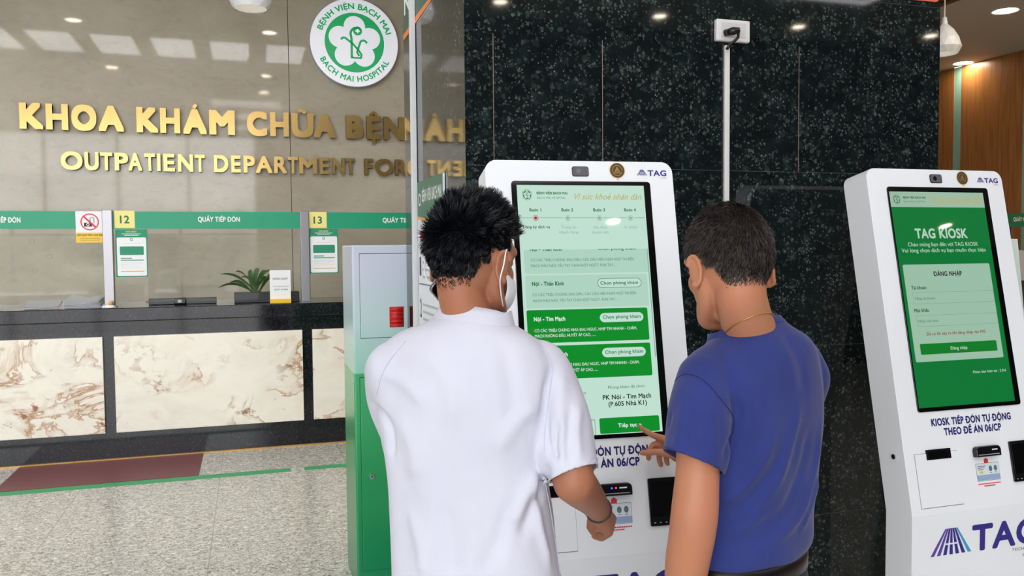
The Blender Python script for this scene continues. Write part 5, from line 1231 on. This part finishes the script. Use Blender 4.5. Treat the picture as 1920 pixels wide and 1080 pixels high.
def shoes(hip, ax, f, root, m, spread=.09):
    for s in (-1, 1):
        a = hip+ax*s*spread; g = Vector((a.x, a.y, 0)); mb = MB()
        rot = Matrix((ax, f, UP)).transposed()
        mb.ball(g+f*.0+UP*.045, (.038, .06, .045), rot=rot); mb.ball(g+f*.09+UP*.032, (.044, .09, .032), rot=rot); mb.ball(g+f*-.02+UP*.07, (.034, .045, .04), rot=rot)
        me = fuse(mb, .006, 4)
        for v in me.vertices: v.co.z = max(v.co.z, .0)
        finish(me, 'shoe', root, m)
def ring_on(T, c, n, r0, count=48, lift=.001):
    n = Vector(n).normalized(); a = n.orthogonal().normalized(); b = n.cross(a); out = []
    for i in range(count+1):
        t = 2*math.pi*i/count; d = a*math.cos(t)+b*math.sin(t); h = T.ray_cast(Vector(c), d, r0*2.4); out.append((h[0] if h[0] is not None else Vector(c)+d*r0)+d*lift)
    return out

# ---- man in the white shirt
R0v = R0
BL = math.radians(-12)
hip = P(895, 1085, 1.66); footL = Vector((hip.x, hip.y, 0))
m1 = base('person', footL, label='person in white short-sleeved shirt with spiky black hair, phone at the ear', cat='person')
SK1 = m_skin('tan_skin', (160, 106, 80), (172, 112, 84)); SK2 = m_skin('light_tan_skin', (182, 124, 94), (188, 122, 94))
h1 = Head(P(885, 473, 1.68), math.radians(33), math.radians(10))
mb = MB(); head_mass(mb, h1, P(888, 628, 1.67), .048)
torso(mb, [(620, 820, 960, 1.67), (665, 745, 1005, 1.66), (720, 728, 1012, 1.66), (820, 745, 1000, 1.66), (940, 760, 1000, 1.66), (1060, 765, 1010, 1.66)], BL, .55)
limb(mb, [(1012, 694, 1.665, .044), (1052, 790, 1.62, .041), (1070, 872, 1.58, .0405), (1076, 904, 1.57, .040)])
limb(mb, [(1076, 904, 1.57, .040), (1088, 916, 1.63, .0385), (1108, 937, 1.72, .032), (1124, 958, 1.79, .0255)])
def fing(pts):
    for a, b in zip(pts, pts[1:]): mb.tube([P(*a[:3]), P(*b[:3])], [a[3], b[3]], k=14)
    for a in pts: mb.ball(P(*a[:3]), a[3], nu=14, nv=10)
for i in range(4): fing([(1126, 962, 1.80, .021), (1147-2*i, 972+8.5*i, 1.865-.006*i, .0115), (1137-3*i, 995+4.5*i, 1.895, .0088), (1121-2*i, 996+3*i, 1.885, .0080), (1117, 986+3*i, 1.865, .0070)])
fing([(1121, 962, 1.80, .019), (1110, 974, 1.815, .0115), (1107, 988, 1.835, .0095), (1113, 999, 1.85, .0080)])
mb.ball(P(1130, 978, 1.84), (.024, .024, .024))
limb(mb, [(750, 700, 1.66, .048), (758, 780, 1.76, .044), (768, 850, 1.86, .040)])
limb(mb, [(768, 850, 1.86, .040), (790, 790, 1.88, .038), (840, 690, 1.84, .028), (864, 645, 1.795, .024)])
hand(mb, P(864, 643, 1.792), P(852, 565, 1.765)-P(864, 643, 1.79), -FH*1.0+R0*.25, [(.2, .3, .2), (.25, .35, .2), (.3, .4, .3), (.3, .4, .3)], .9, .2)
lmb, ax1, f1 = legs(Vector((hip.x, hip.y, .93)), BL, m1, None, .93, .145, .105, None)
mb2 = MB()
for s in (-1, 1):
    a = Vector((hip.x, hip.y, .93))+ax1*s*.09; limbw(mb2, [(a, .07), (Vector((a.x, a.y, .5)), .05), (Vector((a.x, a.y, .07)), .036)])
    mb2.ball(Vector((a.x, a.y, .04))+f1*.06, (.03, .09, .03), rot=Matrix((ax1, f1, UP)).transposed())
mb2.ball(Vector((hip.x, hip.y, .95)), (.13, .095, .14), rot=Matrix((ax1, f1, UP)).transposed())
mb.v += [tuple(v) for v in []]; k_ = len(mb.v); mb.v += mb2.v; mb.f += [tuple(i+k_ for i in f) for f in mb2.f]; mb.m += mb2.m
me = fuse(mb, .0036, 4); T1 = bvh(me); body1 = finish(me, 'body', m1, SK1)
eyes(h1, m1)
# shirt
mb = MB()
torso(mb, [(586, 832, 938, 1.665, .9), (604, 800, 955, 1.67, .8), (622, 755, 985, 1.67, .62), (648, 716, 1020, 1.67, .56), (680, 700, 1040, 1.665, .55), (730, 692, 1044, 1.66, .56), (790, 705, 1034, 1.66, .6), (870, 723, 1024, 1.66, .62), (960, 730, 1033, 1.66, .62), (1040, 734, 1044, 1.66, .62), (1120, 738, 1062, 1.66, .62), (1240, 742, 1085, 1.66, .62), (1400, 744, 1100, 1.66, .62)], BL, .6, n=70)
e1_ = limb_open(mb, [(1012, 694, 1.665, .062), (1034, 745, 1.645, .063), (1050, 800, 1.62, .061), (1062, 850, 1.595, .057), (1066, 868, 1.585, .0555), (1075, 893, 1.575, .054)])
e2_ = limb_open(mb, [(738, 697, 1.665, .060), (743, 742, 1.70, .058), (754, 790, 1.76, .054), (766, 838, 1.83, .052)])
me = fuse(mb, .0047, 5)
open_cap(me, *e1_, .056); open_cap(me, *e2_, .052)
nkn = UP+f1*.22+ax1*.12; cut(me, P(886, 606, 1.67), nkn, .080)
ripple(me, .0030, 22, 3)
push(me, [([(1030, 700), (1022, 760), (1024, 820), (1034, 860)], -.006, .010), ([(1056, 700), (1050, 760), (1058, 830)], .004, .014), ([(1046, 790), (1040, 830), (1043, 862)], -.007, .007), ([(975, 1010), (995, 960), (1018, 905), (1028, 870)], -.006, .014), ([(960, 985), (985, 930), (1010, 880)], .006, .016),
          ([(900, 1080), (940, 1000), (960, 940)], -.004, .018), ([(745, 780), (770, 830), (780, 900)], .004, .02), ([(700, 760), (730, 800), (735, 860)], -.006, .010), ([(880, 640), (885, 760), (890, 900)], -.003, .03), ([(770, 960), (790, 1030), (795, 1080)], .004, .016), ([(840, 950), (850, 1020), (850, 1080)], -.003, .016), ([(720, 700), (760, 720), (800, 760)], .004, .014), ([(1010, 760), (970, 790), (930, 850)], .004, .016),
          ([(1085, 760), (1080, 810), (1084, 860)], .004, .012), ([(1068, 770), (1066, 820), (1070, 870)], -.004, .009), ([(800, 660), (840, 720), (850, 800)], .004, .016), ([(940, 650), (960, 720), (955, 800)], -.004, .016), ([(1000, 900), (1010, 980), (1030, 1060)], .005, .010)], 1.6)
SH1 = cloth('white_cotton', (205, 205, 219), (201, 201, 216), .8, .1)
TS = bvh(me); me1c = me.copy(); sh1 = finish(me, 'shirt', m1, SH1, solid=.002)
SM = mat('white_stitching', (196, 198, 220), .8)
for pts in ([(1018, 652), (1034, 690), (1030, 740), (1022, 800), (1020, 850)], [(1022, 889), (1050, 898), (1085, 885), (1112, 858)], [(1022, 905), (1034, 970), (1050, 1078)], [(760, 640), (722, 690), (706, 740)]): seam(TS, pts, .0009, SM, 'seam', sh1)
collar_from(me1c, P(886, 606, 1.67), nkn, .026, .008, SH1, 'collar', sh1)
lmb_me = fuse(lmb, .01, 4); finish(lmb_me, 'trousers', m1, cloth('dark_trousers', (40, 40, 48))); shoes(Vector((hip.x, hip.y, 0)), ax1, f1, m1, mat('black_leather', (24, 22, 22), .35))
# hair: long messy top, faded sides
H1A = hair_mat('black_hair_base', (4, 5, 8), (7, 8, 11), .9); H1B = hair_mat('black_hair', (9, 10, 15), (24, 26, 34))
def len1(n):
    x, y, z = n
    top = max(0, min(1, (z+.58)/.62)); side = max(0, (abs(x)-.55)/.4)*max(0, min(1, (.75-z)/.3)); s = top*(1-.8*min(1, side)*(.55 if x < 0 else 1))
    low_l = 1-.45*max(0, min(1, -x*1.5))*max(0, min(1, (.15-z)/.3)); return .0035+.026*s*(1.0+.12*max(0, z))*low_l
def comb1(n):
    x, y, z = n; v = Vector((x, y, z))
    t = max(0, min(1, (z+.05)/.65)); t = t*t*(3-2*t); a = (v*.9+Vector((.30, .40, .25))).normalized(); b = (v*.50+Vector((-.18*(1-abs(x)), -.1, -.62))).normalized()
    return (a*t+b*(1-t)).normalized()
hair_obj(h1, m1, len1, 24000, H1A, H1B, clumps=330, comb=comb1, width=.0008, seed=4, shell=.22, T=T1)
# face mask with ear loops
MW = mat('mask_white', (232, 234, 240), .7)
fm = MB(); V = []; F_ = []; nu, nv = 30, 18
for i in range(nv+1):
    for j in range(nu+1):
        a = math.radians(-88+176*j/nu); e = math.radians(-56+112*i/nv); q = Vector((math.sin(a)*math.cos(e)*.068, .034+math.cos(a)*math.cos(e)**.8*.094, -.068+math.sin(e)*.064)); V.append(h1.H(*q))
for i in range(nv):
    for j in range(nu): F_.append((i*(nu+1)+j, i*(nu+1)+j+1, (i+1)*(nu+1)+j+1, (i+1)*(nu+1)+j))
fm.add(V, F_, MW); mk = fm.build('face_mask', m1, smooth=True); q = mk.modifiers.new('t', 'SOLIDIFY'); q.thickness = .0015
for s in (-1, 1):
    H = h1.H; p = [H(s*.066, .036, -.038), H(s*.078, .014, -.020), H(s*.086, -.003, .003), H(s*.094, -.019, -.004), H(s*.097, -.027, -.030), H(s*.090, -.024, -.058), H(s*.078, .002, -.084), H(s*.064, .034, -.105)]
    c = catm(p, 40); mb = MB(); mb.tube([Vector(x) for x in c], .0013, MW, 8); mb.build('ear_loop', mk, smooth=True)
# bracelet
bn = (P(1130, 968, 1.82)-P(1112, 942, 1.73)); mb = MB(); pts = ring_on(T1, P(1122, 955, 1.782), bn, .03, lift=.0015); mb.tube(pts, .0022, mat('dark_bead_cord', (52, 40, 38), .5), 8); mb.build('bracelet', m1, smooth=True)
# phone held at the ear
e2 = (R0*.40-U0*.58+FH*.70).normalized(); e1 = (R0*.52+U0*.80+FH*.05); e1 = (e1-e2*e1.dot(e2)).normalized(); en = e1.cross(e2).normalized(); C_ = P(803, 542, 1.675)
ph = base('mobile_phone', C_+e2*.07, label='black mobile phone held to the ear of the person in white', cat='phone')
fr = lambda a, b, n: C_+e2*a+e1*b+en*n
mb = MB(fr); mb.prism(rrect(0, .15, 0, .073, .012), -.004, .004, mat('phone_metal_edge', (150, 150, 156), .25, .8)); mb.build('phone_frame', ph, bevel=.0015)
mb = MB(fr); mb.prism(rrect(.0022, .1478, .0022, .0708, .010), -.0046, .0046, BLACKG); mb.build('phone_glass', ph)

# ---- man in the blue T-shirt
BR = math.radians(38)
ax2 = R0*math.cos(BR)+FH*math.sin(BR); f2 = UP.cross(ax2)
hip2 = P(1385, 1060, 1.73); m2 = base('person', Vector((hip2.x, hip2.y, 0)), label='person in blue T-shirt with cropped dark hair, pointing at the kiosk screen', cat='person')
h2 = Head(P(1366, 482, 1.675), math.radians(-16), math.radians(16))
zb2p = (hip2.x, hip2.y)
mb = MB(); head_mass(mb, h2, P(1412, 648, 1.70), .050)
torso(mb, [(640, 1350, 1480, 1.70), (690, 1310, 1530, 1.70), (760, 1310, 1530, 1.71), (880, 1300, 1515, 1.72), (1000, 1285, 1500, 1.73)], BR, .6)
limb(mb, [(1326, 714, 1.65, .040), (1312, 790, 1.60, .042), (1308, 880, 1.565, .0405), (1303, 955, 1.555, .0435), (1298, 1000, 1.56, .043)], 20, 24)
limb(mb, [(1298, 1000, 1.56, .043), (1288, 1060, 1.575, .041), (1280, 1130, 1.60, .034), (1272, 1225, 1.64, .026)], 16, 24)
hand(mb, P(1272, 1228, 1.64), P(1265, 1330, 1.68)-P(1272, 1228, 1.64), f2*-.2+ax2, [(.3, .5, .3), (.35, .5, .3), (.4, .55, .3), (.45, .6, .3)])
# far arm, crossing in front towards the screen
tp = K1.F(*K1.uv(1198, 799), .004); ds = (Vector(tp)-O).dot(FW)
limb(mb, [(1500, 708, 1.80, .040), (1464, 808, 1.95, .038), (1420, 872, 2.08, .037)])
limb(mb, [(1420, 872, 2.08, .037), (1370, 868, 2.16, .036), (1310, 858, 2.26, .029), (1276, 850, ds-.045, .025)])
def fing(pts): 
    for a, b in zip(pts, pts[1:]): mb.tube([P(*a[:3]), P(*b[:3])], [a[3], b[3]], k=14)
    for a in pts: mb.ball(P(*a[:3]), a[3], nu=14, nv=10)
fing([(1272, 846, ds-.045, .020), (1247, 824, ds-.040, .0115), (1224, 816, ds-.046, .0088), (1209, 807, ds-.028, .0078), (1199, 800, ds-.010, .0066)])
fing([(1272, 852, ds-.060, .018), (1252, 850, ds-.066, .0125), (1228, 847, ds-.070, .0098), (1213, 849, ds-.070, .0090), (1203, 849, ds-.066, .0074)])
fing([(1268, 848, ds-.035, .018), (1246, 833, ds-.028, .0115), (1225, 834, ds-.040, .0090), (1216, 847, ds-.046, .0082), (1216, 860, ds-.042, .0072)])
fing([(1268, 852, ds-.030, .018), (1248, 841, ds-.020, .0112), (1236, 848, ds-.040, .0088), (1236, 862, ds-.052, .0080), (1239, 872, ds-.050, .0070)])
fing([(1270, 856, ds-.030, .017), (1254, 850, ds-.018, .0105), (1249, 856, ds-.036, .0080), (1250, 865, ds-.046, .0072), (1252, 870, ds-.044, .0064)])
mb.ball(P(1262, 842, ds-.042), (.024, .020, .022))
lm2, _, _ = legs(Vector((hip2.x, hip2.y, .90)), BR, m2, None, .9, .15, .125, None)
for s in (-1, 1):
    a = Vector((hip2.x, hip2.y, .92))+ax2*s*.09; limbw(mb, [(a, .07), (Vector((a.x, a.y, .5)), .05), (Vector((a.x, a.y, .07)), .036)])
    mb.ball(Vector((a.x, a.y, .04))+f2*.06, (.03, .09, .03), rot=Matrix((ax2, f2, UP)).transposed())
mb.ball(Vector((hip2.x, hip2.y, .94)), (.13, .10, .12), rot=Matrix((ax2, f2, UP)).transposed())
me = fuse(mb, .0033, 4); T2 = bvh(me); finish(me, 'body', m2, SK2); eyes(h2, m2)
mb = MB()
torso(mb, [(592, 1366, 1456, 1.71, .95), (612, 1350, 1482, 1.71, .85), (632, 1330, 1516, 1.71, .72), (660, 1306, 1538, 1.71, .66), (700, 1288, 1549, 1.71, .62), (760, 1284, 1551, 1.715, .64), (830, 1282, 1545, 1.72, .66), (900, 1278, 1534, 1.72, .70), (960, 1270, 1526, 1.725, .74), (1002, 1260, 1523, 1.73, .76), (1022, 1256, 1514, 1.73, .78), (1036, 1262, 1500, 1.73, .78)], BR, .65, n=70)
e1_ = limb_open(mb, [(1320, 712, 1.625, .055), (1313, 760, 1.60, .059), (1308, 815, 1.585, .0605), (1304, 848, 1.577, .0605), (1297, 869, 1.572, .061)])
limb(mb, [(1385, 652, 1.69, .040), (1340, 684, 1.655, .048), (1318, 712, 1.625, .053)], 12, 28)
limb(mb, [(1440, 640, 1.75, .040), (1490, 668, 1.79, .048), (1506, 700, 1.80, .054)], 12, 28)
e2_ = limb_open(mb, [(1506, 706, 1.80, .057), (1490, 760, 1.87, .056), (1464, 812, 1.95, .057), (1447, 836, 1.995, .057)])
me = fuse(mb, .0047, 5)
open_cap(me, *e1_, .063); open_cap(me, *e2_, .055)
n2 = UP*.90+f2*.48+ax2*.05; nc = P(1403, 622, 1.70); cut(me, nc, n2, .080)
cut(me, Vector((hip2.x, hip2.y, P(1400, 1035, 1.73).z)), -UP, .26)
ripple(me, .0022, 24, 8)
z = lambda *pp: [(1160+x/2.843, 700+y/2.843) for x, y in pp]
push(me, [(z((530, 700), (650, 620), (760, 480), (820, 340)), .007, .012), (z((560, 780), (700, 680), (800, 560), (870, 420)), -.006, .014), (z((700, 760), (850, 560), (920, 340), (960, 170)), .007, .013), (z((840, 890), (960, 760), (1030, 560), (1080, 270)), .007, .012), (z((780, 860), (900, 700), (980, 500), (1020, 300)), -.006, .014), (z((970, 840), (1030, 680), (1060, 560)), .006, .010),
          (z((560, 900), (700, 850), (820, 760)), -.005, .013), (z((600, 130), (640, 220), (600, 350), (560, 470)), -.007, .010), (z((350, 160), (330, 280), (310, 400)), .005, .010), (z((400, 180), (390, 300), (400, 420)), -.005, .010), (z((470, 160), (500, 280), (500, 420)), .005, .012), (z((280, 200), (260, 300)), -.004, .008),
          ([(1470, 620), (1500, 680), (1510, 740)], -.004, .016), ([(1380, 690), (1400, 760), (1395, 830)], .004, .02), ([(1350, 1010), (1400, 990), (1440, 960)], .005, .012), ([(1350, 1030), (1420, 1015), (1470, 985)], -.004, .010)])
SH2 = cloth('blue_cotton_jersey', (47, 58, 122), (41, 50, 110), .9, .15, 5)
TS = bvh(me); me2c = me.copy(); sh2 = finish(me, 'shirt', m2, SH2, solid=.002)
SB = mat('navy_stitching', (30, 36, 92), .9)
seam(TS, z((285, 70), (320, 20), (370, 5), (450, 35), (545, 140), (615, 250), (590, 380)), .0009, SB, 'seam', sh2)
seam(TS, z((240, 390), (330, 425), (440, 470), (535, 505)), .0007, SB, 'seam', sh2); pass
collar_from(me2c, nc, n2, .012, .003, SH2, 'collar', sh2)
# necklace
a_ = T2.ray_cast(O, ray(1436, 587).normalized())[0]; b_ = T2.ray_cast(O, ray(1366, 618).normalized())[0]; c_ = T2.ray_cast(O, ray(1395, 600).normalized())[0]
if a_ and b_ and c_:
    nn_ = (a_-c_).cross(b_-c_).normalized(); 
    if nn_.z < 0: nn_ = -nn_
    nk = h2.H(0, -.022, -.085).lerp(P(1412, 648, 1.70), .45); nk = nk-nn_*((nk-c_).dot(nn_))
    pts = ring_on(T2, nk, nn_, .055, 90, .0012); mb = MB(); mb.tube(pts, [.0011 if i % 2 else .0016 for i in range(len(pts))], mat('gold_chain', (200, 150, 90), .3, .8), 6); mb.build('necklace', m2, smooth=True)
# belt and trousers
zb = P(1400, 1031, 1.73).z; mb = MB(); vs = []; k = 72
belt_c = P(1385, 1036, 1.73); aa = (1512-1257)/2/FPX*1.73/math.sqrt(math.cos(BR)**2+.78**2*math.sin(BR)**2); bb = aa*.78
def ering(z_, a, b): return [Vector((belt_c.x, belt_c.y, z_))+ax2*a*math.copysign(abs(math.cos(2*math.pi*j/k))**.9, math.cos(2*math.pi*j/k))+f2*b*math.copysign(abs(math.sin(2*math.pi*j/k))**.9, math.sin(2*math.pi*j/k)) for j in range(k)]
for z_, e in ((zb+.008, -.004), (zb+.006, .002), (zb-.026, .002), (zb-.028, -.006)): vs += ering(z_, aa+e, bb+e)
fs = [(i*k+j, i*k+(j+1) % k, (i+1)*k+(j+1) % k, (i+1)*k+j) for i in range(3) for j in range(k)]
mb.add(vs, fs, mat('black_belt_leather', (14, 13, 16), .36, spec=.3)); mb.build('belt', m2, smooth=True, bevel=0)
mb = lm2; vs = []; zz = [zb+.004, zb-.02, zb-.07, zb-.13]
ew = [-.002, -.003, .006, .004]
for z_, e in zip(zz, ew): vs += ering(z_, aa+e, bb+e)
fs = [(i*k+j, i*k+(j+1) % k, (i+1)*k+(j+1) % k, (i+1)*k+j) for i in range(3) for j in range(k)]+[tuple(range(k)), tuple(3*k+j for j in range(k))[::-1]]
mb.add(vs, fs); me = fuse(mb, .008, 3)
finish(me, 'trousers', m2, cloth('navy_trousers', (26, 30, 58), (22, 26, 50), .8, .05)); shoes(Vector((hip2.x, hip2.y, 0)), ax2, f2, m2, mat('black_leather', (24, 22, 22), .35))
# hair: cropped
H2A = hair_mat('cropped_hair_base', (24, 20, 21), (30, 26, 25), .9); H2B = hair_mat('cropped_hair', (34, 28, 30), (62, 52, 46))
def len2(n):
    x, y, z = n; low = max(0, min(1, (z+.7)/.6)); return .004+.012*low
cr = Vector((.25, -.35, .9)).normalized()
def comb2(n):
    v = Vector(n); t = (v-cr*v.dot(cr)); t = (v*v.dot(cr)-cr); t = t.normalized() if t.length > .05 else Vector((.3, .2, 0)); return (v*.5+t*.9).normalized()
hair_obj(h2, m2, len2, 26000, H2A, H2B, clumps=0, comb=comb2, width=.00075, seed=9, shell=.25, T=T2)
